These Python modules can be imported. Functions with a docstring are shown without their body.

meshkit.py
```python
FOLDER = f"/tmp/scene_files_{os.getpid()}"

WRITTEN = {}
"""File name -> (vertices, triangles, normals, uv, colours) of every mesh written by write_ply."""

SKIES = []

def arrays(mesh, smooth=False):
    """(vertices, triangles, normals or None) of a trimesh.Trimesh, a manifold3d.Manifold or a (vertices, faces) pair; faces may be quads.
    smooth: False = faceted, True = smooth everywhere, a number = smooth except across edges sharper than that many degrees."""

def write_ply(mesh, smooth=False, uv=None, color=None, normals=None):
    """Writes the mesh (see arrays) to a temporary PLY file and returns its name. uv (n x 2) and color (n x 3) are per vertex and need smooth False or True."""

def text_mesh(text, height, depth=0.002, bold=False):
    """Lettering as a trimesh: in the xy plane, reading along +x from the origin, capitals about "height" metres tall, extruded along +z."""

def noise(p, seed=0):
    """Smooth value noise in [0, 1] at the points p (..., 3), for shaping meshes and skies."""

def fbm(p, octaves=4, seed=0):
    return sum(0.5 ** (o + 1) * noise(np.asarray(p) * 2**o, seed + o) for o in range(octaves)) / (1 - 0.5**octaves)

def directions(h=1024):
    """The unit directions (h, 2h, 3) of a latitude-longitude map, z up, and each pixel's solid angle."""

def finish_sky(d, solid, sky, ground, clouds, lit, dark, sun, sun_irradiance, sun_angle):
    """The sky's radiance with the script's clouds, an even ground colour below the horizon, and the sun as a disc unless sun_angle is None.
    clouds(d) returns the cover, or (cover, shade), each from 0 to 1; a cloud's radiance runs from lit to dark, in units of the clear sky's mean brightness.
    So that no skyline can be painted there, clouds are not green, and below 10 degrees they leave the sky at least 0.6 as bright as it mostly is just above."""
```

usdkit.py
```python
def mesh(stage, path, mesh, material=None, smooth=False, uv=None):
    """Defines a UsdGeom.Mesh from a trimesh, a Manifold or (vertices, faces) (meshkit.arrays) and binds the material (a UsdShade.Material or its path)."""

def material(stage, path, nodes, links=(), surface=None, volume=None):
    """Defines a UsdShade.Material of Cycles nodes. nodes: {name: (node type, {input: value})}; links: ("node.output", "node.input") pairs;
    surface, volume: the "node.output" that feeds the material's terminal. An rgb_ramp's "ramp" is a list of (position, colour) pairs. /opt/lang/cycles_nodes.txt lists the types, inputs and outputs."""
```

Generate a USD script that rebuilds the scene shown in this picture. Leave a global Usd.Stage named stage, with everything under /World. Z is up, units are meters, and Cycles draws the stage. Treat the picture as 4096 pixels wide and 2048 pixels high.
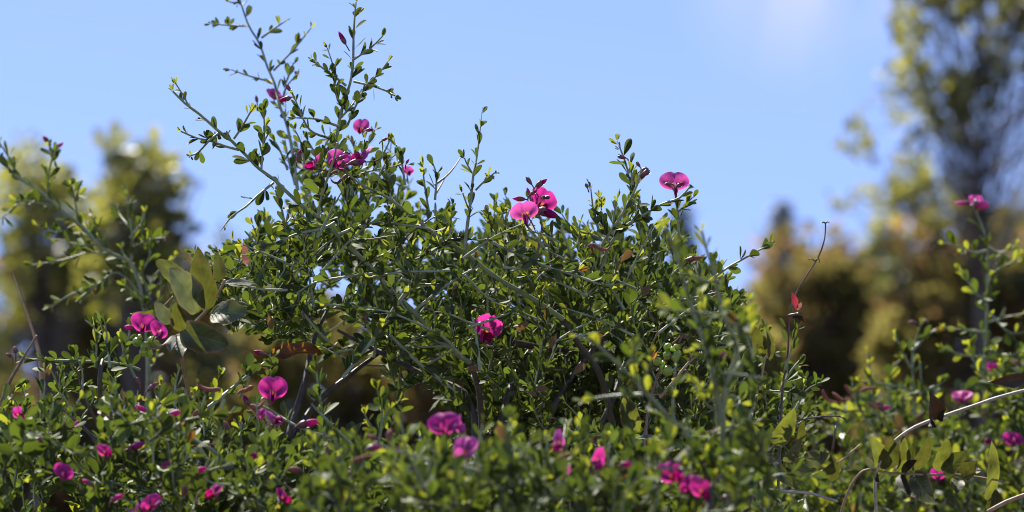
import math, random
import numpy as np
import trimesh
import usdkit, meshkit
from pxr import Usd, UsdGeom, UsdLux, UsdShade, Gf, Sdf, Vt

stage = Usd.Stage.CreateInMemory()
UsdGeom.SetStageUpAxis(stage, 'Z')
UsdGeom.SetStageMetersPerUnit(stage, 1.0)
UsdGeom.Xform.Define(stage, '/World')

# ------------------------------------------------------------------ camera, sky, sun, exposure
PITCH = math.radians(14.0)
EYE = np.array([0.0, 0.0, 0.9])
FOCUS = 3.38
cam = UsdGeom.Camera.Define(stage, '/World/camera')
cam.AddTranslateOp().Set(Gf.Vec3d(*EYE))
cam.AddRotateXOp().Set(90 + math.degrees(PITCH))
cam.CreateHorizontalApertureAttr(22.3)
cam.CreateVerticalApertureAttr(11.15)
cam.CreateFocalLengthAttr(100.0)
cam.CreateFStopAttr(7.1)
cam.CreateFocusDistanceAttr(FOCUS)
cam.CreateClippingRangeAttr(Gf.Vec2f(0.05, 100000))
cam.CreateExposureAttr(1.5)

SUN_EL, SUN_AZ = math.radians(58.0), math.atan2(-0.52, 0.85)
sun = UsdLux.DistantLight.Define(stage, '/World/sun')
sun.CreateNormalizeAttr(True)
sun.CreateIntensityAttr(1.25)
sun.CreateAngleAttr(0.53)
sun.CreateColorAttr(Gf.Vec3f(1.0, 0.94, 0.82))
sdir = np.array([math.sin(SUN_AZ) * math.cos(SUN_EL), math.cos(SUN_AZ) * math.cos(SUN_EL), math.sin(SUN_EL)])
sun.AddRotateZOp().Set(-math.degrees(SUN_AZ))
sun.AddRotateXOp().Set(-(90 - math.degrees(SUN_EL)))

F = np.array([0, math.cos(PITCH), math.sin(PITCH)])
U = np.array([0, -math.sin(PITCH), math.cos(PITCH)])
K = 22.3 / 100.0 / 4096.0


def at(px, py, d):
    return EYE + (px - 2048) * K * d * np.array([1.0, 0, 0]) + d * F + (1024 - py) * K * d * U


def proj(p):
    q = np.asarray(p) - EYE
    d = q @ F
    return 2048 + q[..., 0] / (K * d), 1024 - (q @ U) / (K * d), d


cdir = at(3220, -150, 1.0) - EYE
cdir /= np.linalg.norm(cdir)
cdir2 = at(3440, 60, 1.0) - EYE
cdir2 /= np.linalg.norm(cdir2)
sky_mat = usdkit.material(stage, '/World/Looks/sky', {
    'sky': ('sky_texture', {'sky_type': 'single_scattering', 'sun_disc': False, 'sun_elevation': SUN_EL, 'sun_rotation': SUN_AZ,
                            'altitude': 0.0, 'air_density': 0.7, 'aerosol_density': 0.1, 'ozone_density': 3.6}),
    'tc': ('texture_coordinate', {}),
    'mp': ('mapping', {'rotation': (0.0, 0.6, 0.0), 'scale': (60.0, 30.0, 22.0)}),
    'nz': ('noise_texture', {'scale': 1.0, 'detail': 4.0, 'roughness': 0.55, 'distortion': 0.6}),
    'd1': ('vector_math', {'math_type': 'distance', 'vector2': cdir}),
    'm1': ('map_range', {'range_type': 'smoothstep', 'from_min': 0.034, 'from_max': 0.0, 'to_min': 0.0, 'to_max': 0.32, 'clamp': True}),
    'd2': ('vector_math', {'math_type': 'distance', 'vector2': cdir2}),
    'm2': ('map_range', {'range_type': 'smoothstep', 'from_min': 0.016, 'from_max': 0.0, 'to_min': 0.0, 'to_max': 0.22, 'clamp': True}),
    'mx': ('math', {'math_type': 'maximum'}),
    'mr': ('map_range', {'from_min': 0.36, 'from_max': 0.62, 'to_min': 0.02, 'to_max': 0.9, 'clamp': True}),
    'mm': ('math', {'math_type': 'multiply'}),
    'mix': ('mix', {'mix_type': 'mix', 'color2': (5.6, 5.4, 6.6)}),
    'wb': ('mix', {'mix_type': 'multiply', 'fac': 1.0, 'color2': (1.08, 0.955, 1.06)}),
    'bg': ('background_shader', {'strength': 0.076}),
}, [('tc.generated', 'mp.vector'), ('mp.vector', 'nz.vector'), ('tc.generated', 'd1.vector1'), ('tc.generated', 'd2.vector1'), ('d1.value', 'm1.value'), ('d2.value', 'm2.value'),
    ('m1.result', 'mx.value1'), ('m2.result', 'mx.value2'), ('nz.fac', 'mr.value'), ('mx.value', 'mm.value1'), ('mr.result', 'mm.value2'),
    ('mm.value', 'mix.fac'), ('sky.color', 'mix.color1'), ('mix.color', 'wb.color1'), ('wb.color', 'bg.color')], surface='bg.background')
dome = UsdLux.DomeLight.Define(stage, '/World/sky')
UsdShade.MaterialBindingAPI.Apply(dome.GetPrim()).Bind(sky_mat)
dome.GetPrim().SetCustomDataByKey('kind', 'structure')
dome.GetPrim().SetCustomDataByKey('label', 'clear blue sky with a faint white wisp at upper right')
dome.GetPrim().SetCustomDataByKey('category', 'sky')

rng = np.random.default_rng(7)
UP = np.array([0, 0, 1.0])


def nrm(v):
    v = np.asarray(v, float)
    return v / (np.linalg.norm(v, axis=-1, keepdims=True) + 1e-12)


# ------------------------------------------------------------------ materials
def leaf_material(name, top, under, trans, tfac=0.35, rough=0.42, spec=0.5, edge=None, var=0.45, spots=None, veins=False):
    nodes = {
        'tone': ('attribute', {'attribute': 'tone'}),
        'st': ('attribute', {'attribute': 'st'}),
        'geo': ('geometry', {}),
        'pos': ('geometry', {}),
        'nz': ('noise_texture', {'scale': 260.0, 'detail': 3.0}),
        'face': ('mix', {'color1': top, 'color2': under}),
        'tv': ('map_range', {'from_min': 0.0, 'from_max': 1.0, 'to_min': 1 - var, 'to_max': 1 + var}),
        'mul': ('mix', {'mix_type': 'multiply', 'fac': 1.0}),
        'nv': ('map_range', {'from_min': 0.3, 'from_max': 0.7, 'to_min': 0.78, 'to_max': 1.2}),
        'mul2': ('mix', {'mix_type': 'multiply', 'fac': 1.0}),
        'tmul': ('mix', {'mix_type': 'multiply', 'fac': 1.0, 'color1': trans}),
        'sep': ('separate_xyz', {}),
        'ab': ('math', {'math_type': 'absolute'}),
        'vein': ('map_range', {'range_type': 'smoothstep', 'from_min': 0.0, 'from_max': 0.10, 'to_min': 0.55, 'to_max': 0.0, 'clamp': True}),
        'veinmix': ('mix', {'color2': tuple(min(1, c * 2.2 + 0.03) for c in top)}),
        'rim': ('map_range', {'range_type': 'smoothstep', 'from_min': 0.74 if veins else 0.82, 'from_max': 1.0, 'to_min': 0.0, 'to_max': 0.85, 'clamp': True}),
        'rimmix': ('mix', {'color2': edge or tuple(min(1, c * 2.0 + 0.05) for c in under)}),
        'bump': ('bump', {'strength': 0.35, 'distance': 0.0006}),
        'p': ('principled_bsdf', {'roughness': rough, 'specular_ior_level': spec}),
        't': ('translucent_bsdf', {}),
        'out': ('mix_closure', {'fac': tfac}),
    }
    links = [('geo.backfacing', 'face.fac'), ('tone.fac', 'tv.value'), ('face.color', 'mul.color1'), ('tv.result', 'mul.color2'),
             ('pos.position', 'nz.vector'), ('nz.fac', 'nv.value'), ('mul.color', 'mul2.color1'), ('nv.result', 'mul2.color2'),
             ('st.vector', 'sep.vector'), ('sep.x', 'ab.value1'), ('ab.value', 'vein.value'), ('vein.result', 'veinmix.fac'), ('mul2.color', 'veinmix.color1'),
             ('ab.value', 'rim.value'), ('rim.result', 'rimmix.fac'), ('veinmix.color', 'rimmix.color1'),
             ('nz.fac', 'bump.height'), ('bump.normal', 'p.normal'),
             ('tv.result', 'tmul.color2'), ('tmul.color', 't.color'), ('p.BSDF', 'out.closure1'), ('t.BSDF', 'out.closure2')]
    last = 'rimmix.color'
    if spots:
        nodes['sn'] = ('noise_texture', {'scale': 120.0, 'detail': 2.0})
        nodes['sm'] = ('map_range', {'from_min': 0.62, 'from_max': 0.70, 'to_min': 0.0, 'to_max': 0.9, 'clamp': True})
        nodes['smix'] = ('mix', {'color2': spots})
        links += [('pos.position', 'sn.vector'), ('sn.fac', 'sm.value'), ('sm.result', 'smix.fac'), (last, 'smix.color1')]
        last = 'smix.color'
    if veins:
        nodes.update({
            'va': ('math', {'math_type': 'multiply', 'value2': -2.6}), 'vb': ('math', {'math_type': 'multiply_add', 'value2': 8.0}),
            'vn': ('math', {'math_type': 'multiply_add', 'value2': 1.6}), 'vc': ('math', {'math_type': 'pingpong', 'value2': 0.5}),
            'vd': ('map_range', {'range_type': 'smoothstep', 'from_min': 0.0, 'from_max': 0.09, 'to_min': 0.45, 'to_max': 0.0, 'clamp': True}),
            'vmix': ('mix', {'color2': tuple(min(1, c * 1.9 + 0.03) for c in top)}), 'vbump': ('bump', {'strength': 0.5, 'distance': 0.0008, 'invert': True}),
            'blot': ('noise_texture', {'scale': 75.0, 'detail': 3.0}), 'bm': ('map_range', {'from_min': 0.35, 'from_max': 0.65, 'to_min': 0.6, 'to_max': 1.3}),
            'bmul': ('mix', {'mix_type': 'multiply', 'fac': 1.0}), 'tmul2': ('mix', {'mix_type': 'multiply', 'fac': 1.0})})
        links += [('ab.value', 'va.value1'), ('sep.y', 'vb.value1'), ('va.value', 'vb.value3'), ('blot.fac', 'vn.value1'), ('vb.value', 'vn.value3'), ('vn.value', 'vc.value1'), ('vc.value', 'vd.value'),
                  ('vd.result', 'vmix.fac'), (last, 'vmix.color1'), ('pos.position', 'blot.vector'), ('blot.fac', 'bm.value'), ('vmix.color', 'bmul.color1'), ('bm.result', 'bmul.color2'),
                  ('tmul.color', 'tmul2.color1'), ('bm.result', 'tmul2.color2'), ('vd.result', 'vbump.height'), ('bump.normal', 'vbump.normal')]
        links = [x for x in links if x not in (('tmul.color', 't.color'), ('bump.normal', 'p.normal'))] + [('tmul2.color', 't.color'), ('vbump.normal', 'p.normal')]
        last = 'bmul.color'
    links.append((last, 'p.base_color'))
    return usdkit.material(stage, '/World/Looks/' + name, nodes, links, surface='out.closure')


def stem_material(name, c1, c2, scale=180.0, rough=0.55):
    return usdkit.material(stage, '/World/Looks/' + name, {
        'geo': ('geometry', {}),
        'nz': ('noise_texture', {'scale': scale, 'detail': 4.0, 'roughness': 0.6}),
        'rp': ('rgb_ramp', {'ramp': [(0.3, c1), (0.7, c2)]}),
        'bump': ('bump', {'strength': 0.5, 'distance': 0.0008}),
        'p': ('principled_bsdf', {'roughness': rough, 'specular_ior_level': 0.45}),
    }, [('geo.position', 'nz.vector'), ('nz.fac', 'rp.fac'), ('rp.color', 'p.base_color'), ('nz.fac', 'bump.height'), ('bump.normal', 'p.normal')], surface='p.BSDF')


def petal_material(name, base, inner, trans, tfac=0.45, rough=0.55):
    return usdkit.material(stage, '/World/Looks/' + name, {
        'st': ('attribute', {'attribute': 'st'}),
        'geo': ('geometry', {}),
        'sep': ('separate_xyz', {}),
        'nz': ('noise_texture', {'scale': 500.0, 'detail': 3.0}),
        'wv': ('map_range', {'from_min': 0.3, 'from_max': 0.7, 'to_min': 0.85, 'to_max': 1.12}),
        'rp': ('rgb_ramp', {'ramp': [(0.0, inner), (0.16, inner), (0.28, tuple(0.45 * c for c in base)), (0.62, tuple(0.74 * c for c in base)), (0.88, tuple(0.92 * c for c in base)), (1.0, tuple(min(1, c * 1.15 + 0.02) for c in base))]}),
        'mul': ('mix', {'mix_type': 'multiply', 'fac': 1.0}),
        'bump': ('bump', {'strength': 0.25, 'distance': 0.0005}),
        'p': ('principled_bsdf', {'roughness': rough, 'specular_ior_level': 0.12}),
        'tr': ('mix', {'mix_type': 'multiply', 'fac': 1.0, 'color1': tuple(c / max(b, 0.02) for c, b in zip(trans, base))}),
        't': ('translucent_bsdf', {}),
        'out': ('mix_closure', {'fac': tfac}),
    }, [('st.vector', 'sep.vector'), ('sep.y', 'rp.fac'), ('geo.position', 'nz.vector'), ('nz.fac', 'wv.value'), ('rp.color', 'mul.color1'), ('wv.result', 'mul.color2'),
        ('mul.color', 'p.base_color'), ('mul.color', 'tr.color2'), ('tr.color', 't.color'), ('nz.fac', 'bump.height'), ('bump.normal', 'p.normal'), ('p.BSDF', 'out.closure1'), ('t.BSDF', 'out.closure2')], surface='out.closure')


M = {}
M['leaf'] = leaf_material('small_leaf', (0.044, 0.068, 0.014), (0.074, 0.092, 0.042), (0.12, 0.17, 0.014), 0.25, 0.60, spec=0.14)
M['young'] = leaf_material('young_leaf', (0.10, 0.14, 0.022), (0.125, 0.16, 0.038), (0.34, 0.36, 0.024), 0.40, 0.58, spec=0.2, var=0.25)
M['old'] = leaf_material('old_leaf', (0.11, 0.06, 0.018), (0.14, 0.085, 0.03), (0.22, 0.11, 0.015), 0.3, 0.5, var=0.4, spots=(0.12, 0.04, 0.01))
M['vine_leaf'] = leaf_material('honeysuckle_leaf', (0.045, 0.065, 0.030), (0.095, 0.115, 0.065), (0.18, 0.20, 0.02), 0.26, 0.46, edge=(0.32, 0.15, 0.08), spots=(0.05, 0.06, 0.02), veins=True)
M['vine_yellow'] = leaf_material('honeysuckle_yellow_leaf', (0.050, 0.066, 0.020), (0.07, 0.08, 0.034), (0.088, 0.092, 0.010), 0.30, 0.46, edge=(0.26, 0.09, 0.05), spots=(0.30, 0.07, 0.02), veins=True)
M['vine_grey'] = leaf_material('honeysuckle_grey_leaf', (0.085, 0.105, 0.070), (0.12, 0.14, 0.095), (0.16, 0.18, 0.04), 0.2, 0.45, edge=(0.34, 0.17, 0.12), veins=True)
M['red_leaf'] = leaf_material('red_leaf', (0.17, 0.022, 0.035), (0.20, 0.04, 0.05), (0.36, 0.03, 0.05), 0.35, 0.45, edge=(0.4, 0.06, 0.06), veins=True)
M['dead_leaf'] = leaf_material('dead_leaf', (0.06, 0.027, 0.009), (0.10, 0.045, 0.018), (0.36, 0.12, 0.010), 0.45, 0.6, var=0.3, edge=(0.2, 0.12, 0.07), spots=(0.06, 0.025, 0.01), veins=True)
M['dark_dead'] = leaf_material('dark_dead_leaf', (0.016, 0.011, 0.008), (0.025, 0.018, 0.013), (0.03, 0.014, 0.006), 0.12, 0.65, edge=(0.06, 0.04, 0.03), veins=True)
M['stem'] = stem_material('green_stem', (0.105, 0.135, 0.052), (0.19, 0.21, 0.10))
M['twig'] = stem_material('grey_green_twig', (0.115, 0.14, 0.068), (0.22, 0.23, 0.14))
M['bark'] = stem_material('brown_bark', (0.026, 0.017, 0.011), (0.068, 0.046, 0.030))
M['thorn'] = stem_material('thorn_brown', (0.10, 0.055, 0.035), (0.20, 0.13, 0.08))
M['vine_stem'] = stem_material('vine_stem', (0.17, 0.10, 0.055), (0.30, 0.19, 0.11))
M['dark_stem'] = stem_material('dark_vine_stem', (0.035, 0.022, 0.020), (0.10, 0.065, 0.055))
M['grey_stem'] = stem_material('grey_vine_stem', (0.20, 0.16, 0.12), (0.36, 0.31, 0.25))
M['straw'] = stem_material('straw', (0.22, 0.12, 0.07), (0.36, 0.22, 0.13))
M['pink'] = petal_material('pink_petal', (0.60, 0.095, 0.40), (0.50, 0.24, 0.05), (0.74, 0.10, 0.44), 0.40)
M['magenta'] = petal_material('magenta_petal', (0.52, 0.045, 0.30), (0.40, 0.14, 0.04), (0.74, 0.04, 0.34), 0.40)
M['deep'] = petal_material('deep_magenta_petal', (0.33, 0.010, 0.14), (0.28, 0.02, 0.08), (0.62, 0.013, 0.19), 0.38)
M['keel'] = petal_material('dark_keel', (0.20, 0.010, 0.11), (0.25, 0.02, 0.10), (0.3, 0.02, 0.12), 0.25)
M['wilt'] = petal_material('wilted_petal', (0.33, 0.15, 0.12), (0.25, 0.12, 0.09), (0.4, 0.16, 0.13), 0.3, 0.7)
M['calyx'] = stem_material('maroon_calyx', (0.060, 0.016, 0.018), (0.14, 0.045, 0.045), 400.0, 0.5)
M['berry'] = usdkit.material(stage, '/World/Looks/green_berry', {
    'geo': ('geometry', {}), 'nz': ('noise_texture', {'scale': 220.0, 'detail': 3.0}),
    'rp': ('rgb_ramp', {'ramp': [(0.3, (0.10, 0.125, 0.012)), (0.7, (0.17, 0.19, 0.025))]}),
    'p': ('principled_bsdf', {'roughness': 0.32, 'subsurface_weight': 0.25, 'subsurface_scale': 0.002, 'subsurface_radius': (0.6, 0.8, 0.2)}),
}, [('geo.position', 'nz.vector'), ('nz.fac', 'rp.fac'), ('rp.color', 'p.base_color')], surface='p.BSDF')
M['bee_black'] = usdkit.material(stage, '/World/Looks/bee_black', {'geo': ('geometry', {}), 'nz': ('noise_texture', {'scale': 900.0}), 'rp': ('rgb_ramp', {'ramp': [(0.3, (0.006, 0.006, 0.006)), (0.8, (0.03, 0.025, 0.015))]}), 'p': ('principled_bsdf', {'roughness': 0.4})}, [('geo.position', 'nz.vector'), ('nz.fac', 'rp.fac'), ('rp.color', 'p.base_color')], surface='p.BSDF')
M['bee_gold'] = usdkit.material(stage, '/World/Looks/bee_gold', {'geo': ('geometry', {}), 'nz': ('noise_texture', {'scale': 900.0}), 'rp': ('rgb_ramp', {'ramp': [(0.3, (0.20, 0.12, 0.02)), (0.8, (0.40, 0.26, 0.05))]}), 'p': ('principled_bsdf', {'roughness': 0.6})}, [('geo.position', 'nz.vector'), ('nz.fac', 'rp.fac'), ('rp.color', 'p.base_color')], surface='p.BSDF')
M['bee_wing'] = usdkit.material(stage, '/World/Looks/bee_wing', {'fr': ('fresnel', {'IOR': 1.4}), 'a': ('transparent_bsdf', {'color': (0.75, 0.72, 0.68)}), 'g': ('glossy_bsdf', {'roughness': 0.2}), 'o': ('mix_closure', {})}, [('fr.fac', 'o.fac'), ('a.BSDF', 'o.closure1'), ('g.BSDF', 'o.closure2')], surface='o.closure')
# far foliage
M['olive'] = leaf_material('olive_foliage', (0.110, 0.120, 0.042), (0.14, 0.15, 0.075), (0.34, 0.33, 0.06), 0.44, 0.42, spec=0.35, var=0.5)
M['darkfol'] = leaf_material('dark_foliage', (0.055, 0.066, 0.036), (0.075, 0.085, 0.052), (0.15, 0.16, 0.045), 0.3, 0.5, spec=0.35, var=0.5)
M['yellowfol'] = leaf_material('yellow_green_foliage', (0.12, 0.13, 0.025), (0.15, 0.16, 0.05), (0.34, 0.34, 0.03), 0.42, 0.45, spec=0.35, var=0.4)
M['rust'] = leaf_material('rust_foliage', (0.150, 0.100, 0.044), (0.165, 0.115, 0.06), (0.31, 0.205, 0.07), 0.46, 0.8, spec=0.08, var=0.25)
M['drygreen'] = leaf_material('dry_green_foliage', (0.118, 0.106, 0.044), (0.13, 0.118, 0.056), (0.27, 0.235, 0.06), 0.46, 0.8, spec=0.08, var=0.25)
M['conifer'] = leaf_material('conifer_foliage', (0.030, 0.048, 0.048), (0.04, 0.058, 0.058), (0.06, 0.085, 0.06), 0.15, 0.5, var=0.4)
M['ground'] = usdkit.material(stage, '/World/Looks/ground', {
    'geo': ('geometry', {}), 'nz': ('noise_texture', {'scale': 1.3, 'detail': 8.0, 'roughness': 0.65}),
    'rp': ('rgb_ramp', {'ramp': [(0.3, (0.035, 0.027, 0.014)), (0.5, (0.060, 0.046, 0.022)), (0.7, (0.040, 0.042, 0.016))]}),
    'bump': ('bump', {'strength': 0.6, 'distance': 0.05}), 'p': ('principled_bsdf', {'roughness': 0.9})},
    [('geo.position', 'nz.vector'), ('nz.fac', 'rp.fac'), ('rp.color', 'p.base_color'), ('nz.fac', 'bump.height'), ('bump.normal', 'p.normal')], surface='p.BSDF')

# ------------------------------------------------------------------ scene helpers
used = {}


def free(path):
    n = used.get(path, 0)
    used[path] = n + 1
    return path if n == 0 else f'{path}_{n:03d}'


def put(name, parent, v, f, material, st=None, tone=None, smooth=True, label=None, kind=None):
    path = free((parent or '/World') + '/' + name)
    m = usdkit.mesh(stage, path, (np.asarray(v), np.asarray(f)), material, smooth=smooth, uv=st if smooth in (True, False) else None)
    if tone is not None and smooth in (True, False):
        UsdGeom.PrimvarsAPI(m).CreatePrimvar('tone', Sdf.ValueTypeNames.FloatArray, 'vertex').Set(Vt.FloatArray.FromNumpy(np.broadcast_to(np.asarray(tone, np.float32), (len(v),)).copy()))
    p = m.GetPrim()
    if label:
        p.SetCustomDataByKey('label', label)
    if kind:
        p.SetCustomDataByKey('kind', kind)
    return path


def tag(path, label, cat, group=None, kind=None):
    p = stage.GetPrimAtPath(path)
    for k, x in (('label', label), ('category', cat), ('group', group), ('kind', kind)):
        if x:
            p.SetCustomDataByKey(k, x)


def smooth_path(pts, step=0.006, wob=0.0):
    pts = np.asarray(pts, float)
    if len(pts) == 2:
        pts = np.vstack([pts[0], pts.mean(0) + rng.normal(0, 0.02, 3) * np.linalg.norm(pts[1] - pts[0]), pts[1]])
    e = np.vstack([2 * pts[0] - pts[1], pts, 2 * pts[-1] - pts[-2]])
    out = []
    for i in range(1, len(e) - 2):
        n = max(2, int(np.linalg.norm(e[i + 1] - e[i]) / step))
        t = np.linspace(0, 1, n, endpoint=False)[:, None]
        a, b, c, d = e[i - 1], e[i], e[i + 1], e[i + 2]
        out.append(0.5 * (2 * b + (c - a) * t + (2 * a - 5 * b + 4 * c - d) * t * t + (3 * b - a - 3 * c + d) * t ** 3))
    p = np.vstack(out + [pts[-1:]])
    if wob:
        p = p + rng.normal(0, wob, p.shape)
    return p


def tube(p, r, sides=6, knobs=0.0):
    p = np.asarray(p, float)
    n = len(p)
    r = np.broadcast_to(np.asarray(r, float), (n,)).copy()
    if knobs:
        r *= 1 + knobs * rng.uniform(-0.4, 1, n)
    t = nrm(np.gradient(p, axis=0))
    a = np.cross(t[0], UP if abs(t[0, 2]) < 0.9 else np.array([1.0, 0, 0]))
    frames = []
    for i in range(n):
        a = a - t[i] * (a @ t[i])
        a = a / (np.linalg.norm(a) + 1e-12)
        frames.append(a)
    A = np.array(frames)
    B = np.cross(t, A)
    ang = np.arange(sides) * 2 * np.pi / sides
    v = (p[:, None] + r[:, None, None] * (np.cos(ang)[None, :, None] * A[:, None] + np.sin(ang)[None, :, None] * B[:, None])).reshape(-1, 3)
    i, j = np.meshgrid(np.arange(n - 1), np.arange(sides), indexing='ij')
    q = np.stack([i * sides + j, i * sides + (j + 1) % sides, (i + 1) * sides + (j + 1) % sides, (i + 1) * sides + j], -1).reshape(-1, 4)
    f = np.vstack([q[:, [0, 1, 2]], q[:, [0, 2, 3]]])
    v = np.vstack([v, p[0], p[-1]])
    c0, c1 = len(v) - 2, len(v) - 1
    jj = np.arange(sides)
    f = np.vstack([f, np.stack([np.full(sides, c0), (jj + 1) % sides, jj], 1), np.stack([np.full(sides, c1), (n - 1) * sides + jj, (n - 1) * sides + (jj + 1) % sides], 1)])
    return v, f


# small leaf template: across x in [-1,1], along y in [0,1]
ROWS = [(0.0, 0.0), (0.18, 0.36), (0.40, 0.76), (0.62, 1.0), (0.82, 0.86), (0.94, 0.5), (1.0, 0.0)]
LX, LY, LW, LFACE = [0.0], [0.0], [0.0], []
for (y, w) in ROWS[1:-1]:
    for s in (-1, 0, 1):
        LX.append(float(s)); LY.append(y); LW.append(w)
LX.append(0.0); LY.append(1.0); LW.append(0.0)
nr = len(ROWS) - 2
LFACE += [(0, 2, 1), (0, 3, 2)]
for k in range(nr - 1):
    a = 1 + 3 * k
    for s in (0, 1):
        LFACE += [(a + s, a + s + 1, a + s + 4), (a + s, a + s + 4, a + s + 3)]
tip = 1 + 3 * nr
a = 1 + 3 * (nr - 1)
LFACE += [(a, a + 1, tip), (a + 1, a + 2, tip)]
LX, LY, LW, LFACE = map(np.array, (LX, LY, LW, LFACE))
LST = np.stack([LX * np.where(LW > 0, 1, 0.0), LY], 1)
NV = len(LX)


keep = []          # picture discs that loose leaves in front leave free: (px, py, radius, depth)
jobs = []


def covers(p, soft=1.0):
    if not keep:
        return np.zeros(len(p), bool)
    x, y, d = proj(np.asarray(p))
    k = np.array(keep)
    return ((np.hypot(x[:, None] - k[:, 0], y[:, None] - k[:, 1]) < k[:, 2] * soft) & (d[:, None] < k[:, 3] + 0.004)).any(1)


class Leaves:
    def __init__(self):
        self.b, self.d, self.n, self.p, self.k = [], [], [], [], []

    def add(self, base, dirn, normal, L, W, fold, curl, tone, kind):
        self.b.append(base); self.d.append(dirn); self.n.append(normal); self.p.append((L, W, fold, curl, tone)); self.k.append(kind)

    def build(self):
        b, d, n, p = np.array(self.b), nrm(self.d), np.array(self.n), np.array(self.p)
        if len(self.k) == len(b) and self.k[0] != 'x':
            ok = ~covers(b + d * p[:, :1] * 0.55)
            b, d, n, p = b[ok], d[ok], n[ok], p[ok]
            self.k = [k for k, o in zip(self.k, ok) if o]
        n = nrm(n - d * (n * d).sum(1, keepdims=True))
        s = np.cross(d, n)
        L, W, fold, curl = [p[:, i][:, None] for i in range(4)]
        x = LX * LW * W / 2
        y = LY * L
        z = fold * np.abs(x) - curl * L * LY ** 2
        v = b[:, None] + s[:, None] * x[..., None] + d[:, None] * y[..., None] + n[:, None] * z[..., None]
        return v, p[:, 4]


class Plant:
    """Gathers twigs and leaves of one plant; close() writes the biggest to show as parts and the rest as stuff."""

    def __init__(self, name, label, cat, base, group=None):
        self.path = free('/World/' + name)
        x = UsdGeom.Xform.Define(stage, self.path)
        self.base = np.asarray(base, float)
        x.AddTranslateOp().Set(Gf.Vec3d(*self.base))
        tag(self.path, label, cat, group)
        self.leaves, self.tubes = Leaves(), []
        plants.append(self)

    def tube(self, name, pts, r, mat, sides=6, knobs=0.0):
        v, f = tube(pts, r, sides, knobs)
        self.tubes.append((name, v, f, mat))

    def part(self, name, v, f, mat, parent=None, **kw):
        return put(name, parent or self.path, np.asarray(v) - self.base, f, M[mat] if isinstance(mat, str) else mat, **kw)


plants = []


def fascicle(pl, p, t, n, size, young=0.0, spread=(0.35, 1.0), az0=None, up=0.2):
    """A tuft of n small leaves at p on a twig whose direction is t."""
    a = nrm(np.cross(t, [0.3, 0.5, 0.8] if abs(t[2]) > 0.8 else UP))
    b = np.cross(t, a)
    az0 = rng.uniform(0, 6.28) if az0 is None else az0
    for i in range(n):
        az = az0 + rng.normal(0, 0.5) + (i - (n - 1) / 2) * 0.85
        rad = a * math.cos(az) + b * math.sin(az)
        e = rng.uniform(*spread)
        d = nrm(t * math.cos(e) + rad * math.sin(e) + UP * up + rng.normal(0, 0.2, 3))
        nn = t * math.sin(e) - rad * math.cos(e) + rng.normal(0, 0.45, 3)
        L = size * rng.uniform(0.7, 1.35)
        u = rng.random()
        kind = 'young' if u < young else ('old' if u > 0.995 else 'leaf')
        if kind == 'young':
            L *= 0.85
        pl.leaves.add(p + rad * 0.0006, d, nn, L, L * rng.uniform(0.35, 0.51), rng.uniform(0.05, 0.5), rng.uniform(-0.10, 0.16), rng.random(), kind)


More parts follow.
